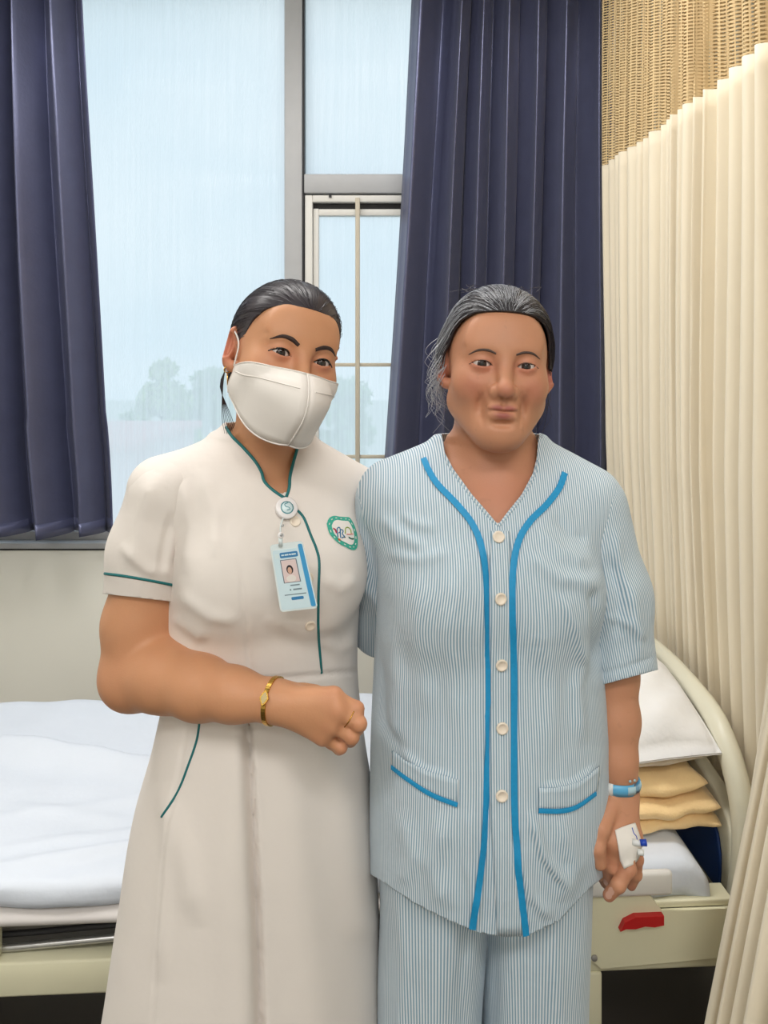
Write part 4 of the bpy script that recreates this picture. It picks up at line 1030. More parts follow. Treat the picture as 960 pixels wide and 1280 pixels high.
# --- shoes
M_shoe = mat('white_shoe_leather', lin(226, 224, 220), .4)
def shoe(an, R, parent, mt):
    o = [cone(an + R @ A3((0, .035, -.045)), an + R @ A3((0, -.16, -.052)), .040, .036, .02), cone(an + R @ A3((0, .03, -.03)), an + R @ A3((0, -.05, -.03)), .040, .036, .02)]
    V, F = sdf_mesh(o, [(an[0] - .2, an[0] + .2, .007)], [(an[1] - .3, an[1] + .15, .007)], [(0, .14, .007)], 1); V[:, 2] = np.maximum(V[:, 2], .002)
    return fast_obj('shoe', V, F, mt, parent)
for q in (-1, 1): shoe(nC + nR @ A3((q * .08 - .03, .015, .085)), nR, NUR, M_shoe)

# --- ID badge on a reel, hanging in front of the dress: a thing of its own
BG = empty('id_badge', tuple(P(365, 690, 1.07)), 0, 'blue and white photo ID card hanging from a round clip reel on the white dress', 'badge')
h, nm = hit(dT, 357, 637); nm = nm if nm @ (h - np.array(EYE)) < 0 else -nm; nm = nm / np.linalg.norm(nm); Q = frame(nm)
M_reel = mat('reel_white', lin(236, 232, 232), .3); M_bt = mat('badge_teal', lin(80, 150, 160), .4); M_bpale = mat('badge_pale', lin(214, 232, 236), .35)
def disc(r, z0, z1, nmx, mt, Qx=None, hx=None, seg=28):
    V, F = lathe([(.0001, z0), (r, z0), (r * 1.0, z1 - .0008), (r * .93, z1), (.0001, z1)], seg); return mesh_obj(nmx, V @ Q.T + h, F, mt, BG, world=True)
disc(.0155, .0015, .009, 'reel_case', M_reel); disc(.0095, .009, .0094, 'reel_ring', M_bt); disc(.0080, .0094, .0097, 'reel_face', M_bpale)
sw = [A3((.0045 * math.cos(a) - .001, .0045 * math.sin(a), 0)) for a in np.linspace(.4, 4.2, 12)]
MB().tube([Q @ (p + A3((0, .001, .0100))) + h for p in spline([(-.001, -.005, 0), (.0035, -.004, 0), (.002, -.001, 0), (-.002, .0005, 0), (-.003, .004, 0), (.002, .0055, 0)], 20)], .0006, 5).build('reel_mark', M_bt, BG, smooth=True, world=True)
# card plane: corners from the photo
def cardP(u, v, d=0.0):
    tl, trr, bl_, brr = P(341, 688, 1.062), P(379, 683, 1.058), P(353, 762, 1.060), P(396, 757, 1.056)
    p = (tl * (1 - u) + trr * u) * (1 - v) + (bl_ * (1 - u) + brr * u) * v; nn = np.cross(trr - tl, bl_ - tl); nn /= np.linalg.norm(nn); nn = nn if nn[1] < 0 else -nn
    return p + nn * d
# keep the card clear of the dress: slide it towards the lens-side of the cloth
def card_rect(u0, u1, v0, v1, d0, d1, name, mt, rad=0.0):
    if rad:
        o = []; ru = rad; rv = rad * .52
        for (cu, cv, a0) in ((u1 - ru, v0 + rv, -90), (u1 - ru, v1 - rv, 0), (u0 + ru, v1 - rv, 90), (u0 + ru, v0 + rv, 180)):
            for a in np.linspace(a0, a0 + 90, 5): o.append((cu + ru * math.cos(math.radians(a)), cv + rv * math.sin(math.radians(a))))
    else: o = [(u0, v0), (u1, v0), (u1, v1), (u0, v1)]
    m = len(o); V = [cardP(u, v, d0) for u, v in o] + [cardP(u, v, d1) for u, v in o]
    return mesh_obj(name, V, [tuple(range(m)), tuple(range(2 * m - 1, m - 1, -1))] + [(i, m + i, m + (i + 1) % m, (i + 1) % m) for i in range(m)], mt, BG, smooth=False, world=True)
dmin = 0
for u in np.linspace(0, 1, 5):
    for v in np.linspace(0, 1, 7):
        c_ = cardP(u, v); r = dT.ray_cast(EYE, (Vector(c_) - EYE).normalized())
        if r[0] is not None: dmin = max(dmin, np.linalg.norm(c_ - np.array(EYE)) - r[3])
CARD_SHIFT = dmin + .003
_cp = cardP
def cardP(u, v, d=0.0): return _cp(u, v, d + CARD_SHIFT)
M_card = mat('card_pale_blue', lin(212, 234, 242), .25, coat=.3); M_cblue = mat('card_blue', lin(70, 160, 214), .3); M_cdark = mat('card_header_blue', lin(62, 132, 184), .3); M_ink = mat('card_ink', lin(120, 140, 150), .4); M_clear = mat('clear_holder_edge', lin(226, 238, 240), .15, coat=.5)
card_rect(-.05, 1.03, -.10, 1.03, -.0014, 0, 'holder', M_clear, .10)
card_rect(0, 1, 0, 1, 0, .0006, 'card', M_card, .07)
card_rect(.86, 1.0, -.06, .99, .0006, .0010, 'side_stripe', M_cblue, .05)
card_rect(.06, .20, .065, .135, .0006, .0009, 'logo_patch', M_bpale); card_rect(.22, .80, .05, .14, .0006, .0009, 'header_band', M_cdark, .04)
for k, (u0, u1) in enumerate(((.27, .36), (.38, .50), (.52, .58), (.60, .74))): card_rect(u0, u1, .082, .105, .0009, .0011, 'header_lettering', M_bpale)
card_rect(.20, .72, .17, .56, .0006, .0009, 'photo_border', mat('photo_edge', lin(92, 108, 124), .4)); card_rect(.225, .695, .18, .55, .0009, .0011, 'photo_backdrop', mat('photo_pink', lin(226, 206, 204), .4))
def card_blob(cu, cv, ru, rv, d, name, mt):
    o = [(cu + ru * math.cos(a), cv + rv * math.sin(a)) for a in np.linspace(0, 6.283, 18, endpoint=False)]; m = len(o); V = [cardP(u, v, d) for u, v in o] + [cardP(u, v, d + .0002) for u, v in o]
    mesh_obj(name, V, [tuple(range(m)), tuple(range(2 * m - 1, m - 1, -1))] + [(i, m + i, m + (i + 1) % m, (i + 1) % m) for i in range(m)], mt, BG, smooth=False, world=True)
card_blob(.455, .34, .105, .075, .0011, 'photo_hair', M_hairA); card_blob(.45, .355, .065, .055, .0013, 'photo_face', mat('photo_skin', lin(214, 172, 150), .5)); card_blob(.45, .49, .15, .055, .0011, 'photo_shirt', M_mask)
for (u0, u1, v0, v1) in ((.38, .66, .595, .615), (.34, .38, .665, .69), (.44, .70, .665, .69), (.16, .80, .75, .765)): card_rect(u0, u1, v0, v1, .0006, .0009, 'printed_line', M_ink)
card_rect(.34, .70, .80, .85, .0006, .0009, 'footer_patch', M_cdark, .03)
# strap from the reel to the card
st0 = P(352, 655, 1.06); top = cardP(.30, -.06, .001); q0 = h + nm * .006 + A3((-.004, 0, -.012))
q1 = top + A3((0, 0, .014))
MB().tube(spline([q0, (q0 + q1) / 2 + A3((-.002, -.001, 0)), q1], 10), .0013, 6).build('cord', M_clear, BG, smooth=True, world=True)
def snap(c_, r, name, mt):
    V, F = lathe([(.0001, 0), (r, 0), (r, .0014), (r * .6, .0022), (.0001, .0022)], 14); mesh_obj(name, V @ Q.T + c_, F, mt, BG, world=True)
snap(q1 + nm * .001, .0042, 'snap_button', M_reel); snap(q1 + nm * .0032, .0022, 'snap_rivet', M_chrome)
snap((q0 + q1) / 2 + nm * .002, .0018, 'snap_rivet', M_chrome)
MB().tube([q1, top], .0028, 8).build('strap', M_clear, BG, smooth=True, world=True)
# ------------------------------------------------------------------ PATIENT
def stripe_mat(name, base, stripe, period=.0033):
    """fine stripes along the mesh attribute 'u' (metres across the cloth)"""
    m = cloth_mat(name, base, .8, wrinkle=.42); nt = m.node_tree; b = nt.nodes['Principled BSDF']
    at = N(nt, 'ShaderNodeAttribute', attribute_name='u'); mu = N(nt, 'ShaderNodeMath', operation='MULTIPLY'); mu.inputs[1].default_value = 2 * math.pi / period
    si = N(nt, 'ShaderNodeMath', operation='SINE'); r = N(nt, 'ShaderNodeMapRange'); r.inputs['From Min'].default_value = -.35; r.inputs['From Max'].default_value = .45
    nt.links.new(at.outputs['Fac'], mu.inputs[0]); nt.links.new(mu.outputs[0], si.inputs[0]); nt.links.new(si.outputs[0], r.inputs['Value'])
    mx = N(nt, 'ShaderNodeMix', data_type='RGBA'); nt.links.new(r.outputs['Result'], mx.inputs['Factor']); mx.inputs['A'].default_value = (*stripe, 1); mx.inputs['B'].default_value = (*base, 1)
    nt.links.new(mx.outputs['Result'], b.inputs['Base Color']); return m
M_skinB = skin_mat('sun_tanned_skin', lin(196, 140, 108), lin(164, 96, 86), lin(184, 108, 90), .12)
M_strp = stripe_mat('blue_striped_cotton', lin(224, 230, 234), lin(136, 166, 186))
M_blue = mat('bright_blue_piping', lin(24, 146, 200), .6, noise=(200, .12))
M_hairB = mat('grey_black_hair', lin(46, 44, 48), .4, noise=(60, .4)); M_hairG = mat('grey_and_backlit_hair', lin(170, 172, 178), .4)  # silver tone: grey hair, and the backlight painted on one side
PAT = empty('person', (.152, 1.2, 0), 0, 'older woman in a loose blue-striped pyjama suit with blue piping, one arm hanging down', 'person')
pR = np.array(Matrix.Rotation(math.radians(6), 3, 'Z')); pC = A3((.152, 1.2, 0))
hRp = head_rot(.0, -.02, .065); hCp = A3((.1640, 1.165, 1.541)); hsP = .975
hopsP, Hp = head_ops(hRp, hCp, hsP, old=True, jaw=.98)
pz = [.70, .76, .83, .90, 1.00, 1.09, 1.17, 1.25, 1.31, 1.36, 1.395, 1.425]
pa = [.168, .170, .174, .176, .175, .170, .166, .165, .166, .150, .112, .070]
pb = [.140, .142, .145, .146, .142, .136, .132, .134, .122, .102, .080, .060]
pcx = [-.004, -.003, 0, .002, .003, .002, .002, .002, .002, .004, .008, .010]; pcy = [-.002, -.002, -.004, -.006, -.006, -.006, -.008, -.010, -.004, .004, .010, .012]
pSh = {-1: P(492, 622, 1.205), 1: P(733, 632, 1.190)}; pNeck = A3((.165, 1.222, 1.40))
def pat_torso(off=0.0, kb=.045):
    o = [loft(pz, np.array(pa) - off, np.array(pb) - off, pcx, pcy, 2.25, pR, pC, .03)]
    for q in (-1, 1): o.append(cone(pNeck + A3((q * .040, -.004, -.006)), pSh[q] + A3((0, 0, .006)), .046 - off, .054 - off, kb))
    for q in (-1, 1): o.append(ell(pC + pR @ A3((q * .070 + .002, -.098, 1.215)), (.062 - off, .044 - off, .062 - off), pR, .05))
    return o
eP, wP = P(766, 842, 1.185), P(773, 978, 1.155)
bo = [loft([.80] + pz[3:], [.10] + [v - .018 for v in pa[3:]], [.06] + [.10] + [v - .020 for v in pb[4:]], [0] + pcx[3:], [0] + pcy[3:], 2.2, pR, pC, .03)]
for q in (-1, 1): bo.append(cone(pNeck + A3((q * .035, 0, -.012)), pSh[q], .036, .042, .04))
bo += [cone(Hp((0, .028, -.060)), pNeck + A3((0, 0, -.02)), .054, .060, .03), cone(Hp((0, .016, -.066)), pNeck + A3((0, -.036, -.035)), .034, .036, .03), cone(pNeck + A3((0, -.05, -.03)), pC + A3((.01, -.072, 1.29)), .038, .036, .05)]
for q in (-1, 1): bo.append(cone(pNeck + A3((q * .012, -.075, -.028)), pNeck + A3((q * .09, -.055, -.010)), .008, .006, .02))
bo += hopsP
bo += chain([pSh[1], P(752, 740, 1.19), eP, P(770, 900, 1.175), P(772, 950, 1.160), wP], [.046, .042, .0345, .0315, .0250, .0225], .02)
bo += [cone(wP + A3((.012, 0, .004)), wP + A3((.014, 0, -.02)), .013, .012, .012), cone(wP + A3((-.012, 0, -.002)), wP + A3((-.010, -.002, -.02)), .014, .013, .012)]
kP = [P(757, 1044, 1.128), P(768, 1050, 1.120), P(780, 1052, 1.120), P(791, 1047, 1.130)]
jP = [[P(749, 1072, 1.124), P(751, 1090, 1.140), P(757, 1103, 1.148)], [P(764, 1082, 1.122), P(762, 1102, 1.136), P(764, 1114, 1.150)],
      [P(785, 1086, 1.108), P(773, 1106, 1.104), P(761, 1119, 1.110)], [P(796, 1074, 1.134), P(795, 1093, 1.140), P(789, 1107, 1.148)]]
wb = wP + A3((0, -.003, -.014))
bo += [cone(wb + A3(((i - 1.5) * .007, 0, 0)), k, .0145, .0120, .014) for i, k in enumerate(kP)] + [cone(a, b, .0108, .0108, .012) for a, b in zip(kP[:-1], kP[1:])]
for k, js, sc in zip(kP, jP, (1.0, 1.02, 1.08, .88)):
    p_ = [k] + js; rs = [.0110 * sc, .0100 * sc, .0090 * sc, .0078 * sc]; bo += chain(p_, rs, .0022, .008) + [ball(q_, r_ * 1.07, .003) for q_, r_ in zip(p_[1:-1], rs[1:-1])]
bo += chain([P(762, 1008, 1.135), P(751, 1036, 1.112), P(747, 1060, 1.104), P(750, 1080, 1.104)], [.0150, .0120, .0100, .0085], .006)
eQ, wQ, kQ = P(478, 786, 1.345), A3((-.085, 1.405, 1.165)), [A3((-.145, 1.385, 1.185 - .017 * i)) for i in range(4)]
bo += chain([pSh[-1], P(485, 700, 1.27), eQ, wQ], [.046, .042, .036, .024], .02) + hand(wQ, kQ, [[k + A3((-.035, -.012, .003)), k + A3((-.056, -.024, .002)), k + A3((-.072, -.036, 0))] for k in kQ]) + chain([wQ, wQ + A3((-.03, -.008, .035)), wQ + A3((-.055, -.014, .05))], [.014, .011, .009], .006)
legc = {-1: (.074, .066), 1: (.222, .226)}
for q in (-1, 1):
    hp = A3((legc[q][0], 1.205, .80)); kn_ = A3((legc[q][1], 1.20, .45)); an = A3((legc[q][1], 1.215, .085))
    bo += chain([hp, kn_, an], [.068, .048, .033], .02) + [cone(an + A3((0, 0, -.04)), an + A3((q * .01, -.14, -.055)), .034, .026, .02)]
V, F = sdf_mesh(bo, [(-.26, .06, .004), (.06, .27, .0017), (.27, .30, .002), (.30, .40, .0017)], [(1.03, 1.30, .0018), (1.30, 1.47, .004)],
                [(0, .74, .012), (.74, .96, .0018), (.96, 1.24, .005), (1.24, 1.38, .003), (1.38, 1.67, .0017)], 1)
fl = [(k, .012, .3) for k in kP] + [(j[0], .012, .4) for j in jP] + [(j[2], .012, .4) for j in jP] + [(pNeck + A3((0, -.09, -.05)), .06, .35)]
pb_o = fast_obj('body', V, F, M_skinB, PAT, attr=face_attrs(V, hRp, hCp, hsP, fl)); pT = bvh(V, F)
eyeball_parts(Hp, hRp, hsP, PAT)
M_brow2 = mat('greying_brow_hair', lin(82, 66, 60), .7)
for q in (-1, 1):
    V, F = face_strip(pT, hRp, Hp, [(q * .014, .0155), (q * .025, .0195), (q * .038, .0190), (q * .050, .0125)], [.0028, .0038, .0032, .001], .0002)
    mesh_obj('eyebrow', V, F, M_brow2, PAT, world=True)
    V, F = face_strip(pT, hRp, Hp, [(q * .0168, -.0008), (q * .024, .0044), (q * .033, .0054), (q * .042, .003), (q * .0485, -.001)], [.0007, .001, .0012, .0011, .0008], .0004)
    mesh_obj('eyelashes', V, F, M_brow2, PAT, world=True)
# fingernails
M_nail = mat('fingernail', lin(206, 160, 140), .3)
for j in jP[:3]:
    tp = j[2]; d_ = (tp - j[1]) / np.linalg.norm(tp - j[1]); r = pT.ray_cast(EYE, (Vector(tp) - EYE).normalized())
    if r[0] is not None: 
        nm = np.array(r[1]); nm = nm if nm[1] < 0 else -nm; x_ = np.cross(d_, nm); x_ /= np.linalg.norm(x_); y_ = np.cross(nm, x_)
        o_ = [(.0046 * math.cos(a), .0058 * math.sin(a)) for a in np.linspace(0, 6.283, 14, endpoint=False)]
        V = [np.array(r[0]) + x_ * u + y_ * v + nm * (.0006 - 30 * u * u) for u, v in o_] + [np.array(r[0]) + nm * .0009]; mesh_obj('nail', V, [(i, (i + 1) % 14, 14) for i in range(14)], M_nail, PAT, world=True)
# --- hair: combed back, grey at the front, one side silvered to paint in its backlight, loose wisps by the ears, tail behind the neck
ho = [ell(Hp((0, .018, .034)), (.0785, .098, .0830), hRp, .02), ell(Hp((0, -.008, .052)), (.065, .065, .059), hRp, .02), ell(Hp((-.066, .020, .006)), (.022, .034, .042), hRp, .02), ell(Hp((.066, .026, .012)), (.018, .034, .044), hRp, .02),
      ell(Hp((0, .066, -.040)), (.060, .046, .062), hRp, .03), cone(Hp((.040, .060, -.06)), Hp((.064, .060, -.118)), .024, .006, .02)]
V, F = sdf_mesh(ho, [(.04, .30, .0028)], [(1.03, 1.36, .0028)], [(1.38, 1.68, .0028)], 1); T = tri(F); q = (V - hCp) @ hRp / hsP
c = hairline(q, [-.12, -.075, -.060, -.045, -.030, -.016, -.002, .008, .035, .07, .11], [.079, .077, .073, .062, .044, .020, .000, .004, -.03, -.10, -.10])
c = np.where((q[:, 0] > .03) & (q[:, 1] > .03), np.minimum(c, -.125 - q[:, 2]), c)
V, T = clip(V, T, c); hair = fast_obj('hair', V, T, M_hairB, PAT); hT2 = bvh(V, T); solid(hair, .004, -1)
rng = np.random.default_rng(21); ql = (V - hCp) @ hRp / hsP
def back(p, t): 
    w = np.clip((abs(((p - hCp) @ hRp)[0]) - .03) / .04, 0, 1); return hRp @ A3((0, 1.0, -.30 - .7 * w))
fi = np.where((ql[:, 1] < .05))[0]; gi = np.where((ql[:, 1] < .03) & ((ql[:, 0] < -.045) | ((np.abs(ql[:, 0]) < .03) & (ql[:, 1] < -.03))))[0]
sv, sf = strands(hT2, V[rng.choice(fi, 900)], back, rng, lift=.0013, r=.0004); mesh_obj('dark_hair_strands', sv, sf, M_hairA, PAT, world=True)['kind'] = 'stuff'
sv, sf = strands(hT2, V[rng.choice(gi, 560)], back, rng, lift=.0014, r=.00034); mesh_obj('grey_and_backlit_strands', sv, sf, M_hairG, PAT, world=True)['kind'] = 'stuff'  # side strands paint in the reflected backlight, front ones are grey hair
w = MB()
for k in range(95): # frizzy wisps falling beside the ear on the side painted backlit
    a = Hp((-.078 + rng.uniform(-.006, .004), rng.uniform(-.01, .04), rng.uniform(-.03, .045))); l = rng.uniform(.03, .075); dx = rng.uniform(-.022, .004); cu = rng.uniform(-.012, .012)
    w.tube(spline([a, a + A3((dx * .7 - .004, 0, -l * .35)), a + A3((dx + cu, .004, -l * .7)), a + A3((dx * .6 - cu, .004, -l))], 9), np.linspace(.0006, .00025, 9), 3, False)
w.build('backlit_grey_wisps', M_hairG, PAT, smooth=True, world=True)['kind'] = 'stuff'
w = MB()
for k in range(40):
    a = Hp((.076 + rng.uniform(-.004, .003), rng.uniform(.005, .045), rng.uniform(-.035, .05))); l = rng.uniform(.03, .085); dx = rng.uniform(-.008, .010); cu = rng.uniform(-.006, .006)
    w.tube(spline([a, a + A3((dx * .7, 0, -l * .35)), a + A3((dx + cu, .004, -l * .7)), a + A3((dx * .6 - .008, .004, -l))], 9), np.linspace(.0006, .00025, 9), 3, False)
for k in range(26):
    a = Hp((rng.uniform(-.05, .05), rng.uniform(-.03, .03), .112)); w.tube(spline([a, a + A3((rng.uniform(-.012, .012), .01, rng.uniform(.002, .010))), a + A3((rng.uniform(-.03, .03), .03, rng.uniform(-.006, .010)))], 7), np.linspace(.0004, .0002, 7), 3, False)
w.build('dark_wisps', M_hairA, PAT, smooth=True, world=True)['kind'] = 'stuff'

# --- striped pyjama shirt
SHT = empty('pyjama_shirt', (0, 0, 0)); SHT.parent = PAT
V, F = sdf_mesh(pat_torso(), [(-.10, .42, .0038)], [(1.0, 1.40, .0038)], [(.71, 1.47, .0038)], 2)
pf = [([(497, 935), (530, 962), (573, 974)], 4, .0025), ([(673, 984), (715, 980), (748, 955)], 4, .0025),
      ([(470, 640), (500, 668), (540, 690)], 9, .0035), ([(480, 690), (520, 700), (570, 690)], 8, .003), ([(500, 640), (520, 655), (548, 660)], 7, .0025), ([(690, 640), (715, 668), (735, 675)], 6, -.0035), ([(668, 660), (700, 690), (740, 706)], 9, .004),
      ([(655, 690), (700, 722), (755, 730)], 10, .0045), ([(740, 735), (748, 770), (742, 850)], 7, -.006), ([(735, 800), (720, 860), (728, 930)], 9, .004), ([(700, 740), (722, 790), (730, 830)], 8, .003),
      ([(490, 760), (500, 860), (492, 940)], 12, .004), ([(470, 800), (478, 900), (505, 945)], 8, -.004), ([(530, 720), (522, 800), (535, 900)], 14, .003), ([(575, 700), (560, 800), (575, 930)], 12, .003), ([(670, 760), (690, 850), (682, 960)], 14, .003),
      ([(660, 1010), (680, 1070), (710, 1110)], 6, .0045), ([(700, 1020), (720, 1080), (700, 1130)], 12, .003), ([(560, 1015), (540, 1080), (560, 1140)], 14, .004), ([(500, 1010), (515, 1070), (500, 1110)], 12, .003), ([(610, 700), (611, 900), (604, 1170)], 4, -.003, 0, 1),
      ([(640, 1050), (665, 1120), (690, 1150)], 7, .003), ([(590, 1000), (585, 1080), (600, 1160)], 7, .003)]
V = crease(V, F, [(i[0], i[1], i[2] * 1.5) + tuple(i[3:]) for i in pf])
T = tri(F); px, py = pix(V); lo = (V - pC) @ pR
vneck = [(548, 520), (556, 566), (566, 585), (590, 618), (612, 643), (622.5, 656), (632, 643), (652, 618), (666, 592), (671, 573), (676, 520)]
c = np.where(lo[:, 1] < .016, poly_sd(px, py, vneck) * .0012, V[:, 2] - 1.436)
hemz = np.interp(px, [455, 475, 520, 560, 600, 627, 660, 700, 735, 755], [1088, 1100, 1130, 1150, 1166, 1171, 1170, 1150, 1112, 1096])
c = np.where(V[:, 2] < 1.0, np.where(lo[:, 1] < .0, (py - hemz) * .0011, .77 - .02 * np.cos(lo[:, 0] * 15) - V[:, 2]), c)
V, T = clip(V, T, c); lo = (V - pC) @ pR
A_ = np.interp(lo[:, 2], pz, pa); B_ = np.interp(lo[:, 2], pz, pb); cx_ = np.interp(lo[:, 2], pz, pcx)
th = np.arctan2((lo[:, 0] - cx_) / A_, -(lo[:, 1] + .004) / B_) * .170; bl = np.clip((lo[:, 2] - 1.16) / .16, 0, 1); bl = bl * bl * (3 - 2 * bl)
uu = th * (1 - bl) + np.where(lo[:, 1] < .03, lo[:, 0] - cx_, lo[:, 0] - cx_) * bl
so = fast_obj('shirt_front_and_back', V, T, M_strp, SHT, attr={'u': uu}); sT = bvh(V, T); solid(so, .0018, -1)
hd = A3((777, 850)) 
def s_attr(a, b, r):
    a, b = A3(a), A3(b); Q = frame(b - a, (0, 1, 0))
    return lambda V: {'u': np.arctan2((V - a) @ Q[:, 0], -(V - a) @ Q[:, 1]) * r}
s0, s1, s2 = pSh[1] + A3((.002, 0, -.004)), P(762, 745, 1.185), P(781, 875, 1.178)
cut = lambda V: (lambda p: p[1] - (860 - (p[0] - 738) * .27))(pix(V)) * .0012
sleeve(chain([s0, s1, s2], [.0585, .0560, .0520], .03), *around(s1, .19), cut, 'sleeve', SHT, M_strp,
       [([(770, 660), (772, 700), (790, 760)], 7, .003), ([(760, 690), (775, 745), (770, 800)], 8, -.004), ([(790, 720), (795, 780), (800, 830)], 9, .003), ([(752, 770), (790, 780), (808, 800)], 7, .0025), ([(742, 842), (780, 836), (815, 822)], 2.4, -.0014, 0, 1)], s_attr(s0, s2, .055))
s0, s1 = pSh[-1] + A3((-.002, 0, -.004)), P(483, 795, 1.285)
dl = (s1 - s0) / np.linalg.norm(s1 - s0)
sleeve(chain([s0, s0 * .5 + s1 * .5, s1 + dl * .05], [.0560, .0540, .0500], .03), *around(s0 * .5 + s1 * .5, .18), lambda V: (V - s1) @ dl - .004, 'sleeve', SHT, M_strp,
       [([(455, 640), (462, 700), (470, 760)], 8, -.004), ([(470, 650), (482, 720), (478, 780)], 7, .004), ([(450, 720), (465, 745), (485, 770)], 7, .003)], s_attr(s0, s1, .055))
def shirt_line(pts, w, name, mt, n=60, lift=.0008, parent=None, attr=False, thick=.0003):
    p, nn = on_surface(sT, pts, n); V, F = ribbon(p, nn, w, lift, thick); o = mesh_obj(name, V, F, mt, parent or SHT, smooth=False, world=True)
    return o
def band(pts_top, pts_bot, lift, name, rows=7, n=40, uscale=None):
    """strip of striped cloth between two lines, laid on the shirt front"""
    V = []; U = []
    a = spline([(x, y, 0) for x, y in pts_top], n)[:, :2]; b = spline([(x, y, 0) for x, y in pts_bot], n)[:, :2]; ok = []
    for i in range(n):
        for r in range(rows):
            f = r / (rows - 1); x, y = a[i] * (1 - f) + b[i] * f; h, nm = hit(sT, x, y)
            if h is None: h = V[-1] if V else P(x, y, 1.08); nm = A3((0, -1, 0))
            nm = nm if nm @ (h - np.array(EYE)) < 0 else -nm
            V.append(h + nm * lift * (1 if 0 < r < rows - 1 else .6)); U.append(V[-1][0])
    o = mesh_obj(name, V, grid_faces(n, rows), M_strp, SHT, world=True); at = o.data.attributes.new('u', 'FLOAT', 'POINT'); at.data.foreach_set('value', np.array(U, np.float32)); solid(o, .0012, 0); return o
band([(614, 664), (612, 740), (613, 850), (613, 1000), (617, 1080), (621, 1168)], [(637, 664), (638, 740), (639, 850), (639, 990), (643, 1060), (655, 1168)], .0026, 'button_placket')
band([(492, 938), (512, 952), (540, 965), (573, 974)], [(491, 957), (512, 973), (540, 991), (572, 1004)], .0030, 'pocket_band', 6, 26)
band([(673, 984), (700, 983), (724, 976), (748, 957)], [(672, 1011), (700, 1011), (720, 1006), (744, 990)], .0030, 'pocket_band', 6, 26)
for pts in ([(530, 574), (537, 590), (548, 607), (572, 632), (590, 655), (601, 682), (606, 720), (608.5, 780), (609.5, 860), (609, 950), (605, 1040), (598, 1105), (590.5, 1160)],
            [(705.5, 592), (698, 611), (682, 632), (662, 652), (648, 676), (641, 710), (640, 760), (642, 850), (642, 990), (645, 1050), (651, 1115), (657, 1168)]): shirt_line(pts, .0088, 'front_piping', M_blue, 90, .0030)
shirt_line([(491, 958), (512, 974), (540, 992), (572, 1005)], .0062, 'pocket_piping', M_blue, 40, .0034)
shirt_line([(672, 1012), (700, 1012.5), (720, 1007), (743, 991)], .0062, 'pocket_piping', M_blue, 40, .0034)
for (bx, by) in ((622.5, 672), (624.5, 748), (626, 830), (627, 909), (626.5, 993)):
    h, nm = hit(sT, bx, by); nm = nm if nm @ (h - np.array(EYE)) < 0 else -nm; bt_ = button(h + nm * .0034, nm, .0080, M_button, SHT, thick=.003)
for pts in ([(556, 567), (566, 586), (590, 619), (612, 644), (622, 656)], [(622.5, 656), (633, 643), (653, 618), (667, 592), (671, 574)]):
    p, nn = on_surface(sT, [(x + (-1.5 if x < 622 else 1.5), y + 1.5) for x, y in pts], 30); V, F = ribbon(p, nn, .0030, .0006); o = mesh_obj('neck_hem', V, F, M_strp, SHT, world=True)
    at = o.data.attributes.new('u', 'FLOAT', 'POINT'); at.data.foreach_set('value', np.array([v[0] for v in V], np.float32))
# --- striped pyjama trousers
TR = empty('pyjama_trousers', (0, 0, 0)); TR.parent = PAT
tz = [.06, .30, .45, .62, .74, .84, .95]
for q in (-1, 1):
    x_ = legc[q]; o_ = [loft(tz, [.072, .074, .076, .079, .082, .084, .080], [.082, .086, .090, .100, .112, .118, .115], [x_[1] - .15, x_[1] - .15, x_[1] - .15, x_[1] * .6 + x_[0] * .4 - .15, x_[0] - .148, x_[0] - .149, x_[0] - .149], 0, 2.3, None, (.15, 1.203, 0), .02)]
    V, F = sdf_mesh(o_, [(x_[1] - .13, x_[1] + .13, .005)], [(1.05, 1.36, .005)], [(.05, .96, .006)], 2)
    V = crease(V, F, [([(560, 1160), (552, 1220), (545, 1290)], 16, .005, 0, 1), ([(500, 1120), (508, 1200), (500, 1290)], 10, .004, 0, 1), ([(640, 1175), (636, 1230), (640, 1290)], 14, .005, 0, 1), ([(690, 1140), (694, 1210), (700, 1290)], 10, .004, 0, 1), ([(585, 1170), (575, 1230), (580, 1290)], 8, -.003, 0, 1), ([(615, 1172), (618, 1230), (614, 1290)], 8, -.003, 0, 1)])
    T = tri(F); c = np.maximum(.075 - V[:, 2], V[:, 2] - .94); V, T = clip(V, T, c)
    o = fast_obj('trouser_leg', V, T, M_strp, TR, attr={'u': np.arctan2(V[:, 0] - x_[0], -(V[:, 1] - 1.203)) * .085}); solid(o, .002, -1)
M_slip = mat('dark_slipper', lin(60, 60, 66), .6)
for q in (-1, 1): shoe(A3((legc[q][1], 1.215, .085)), np.eye(3), PAT, M_slip)
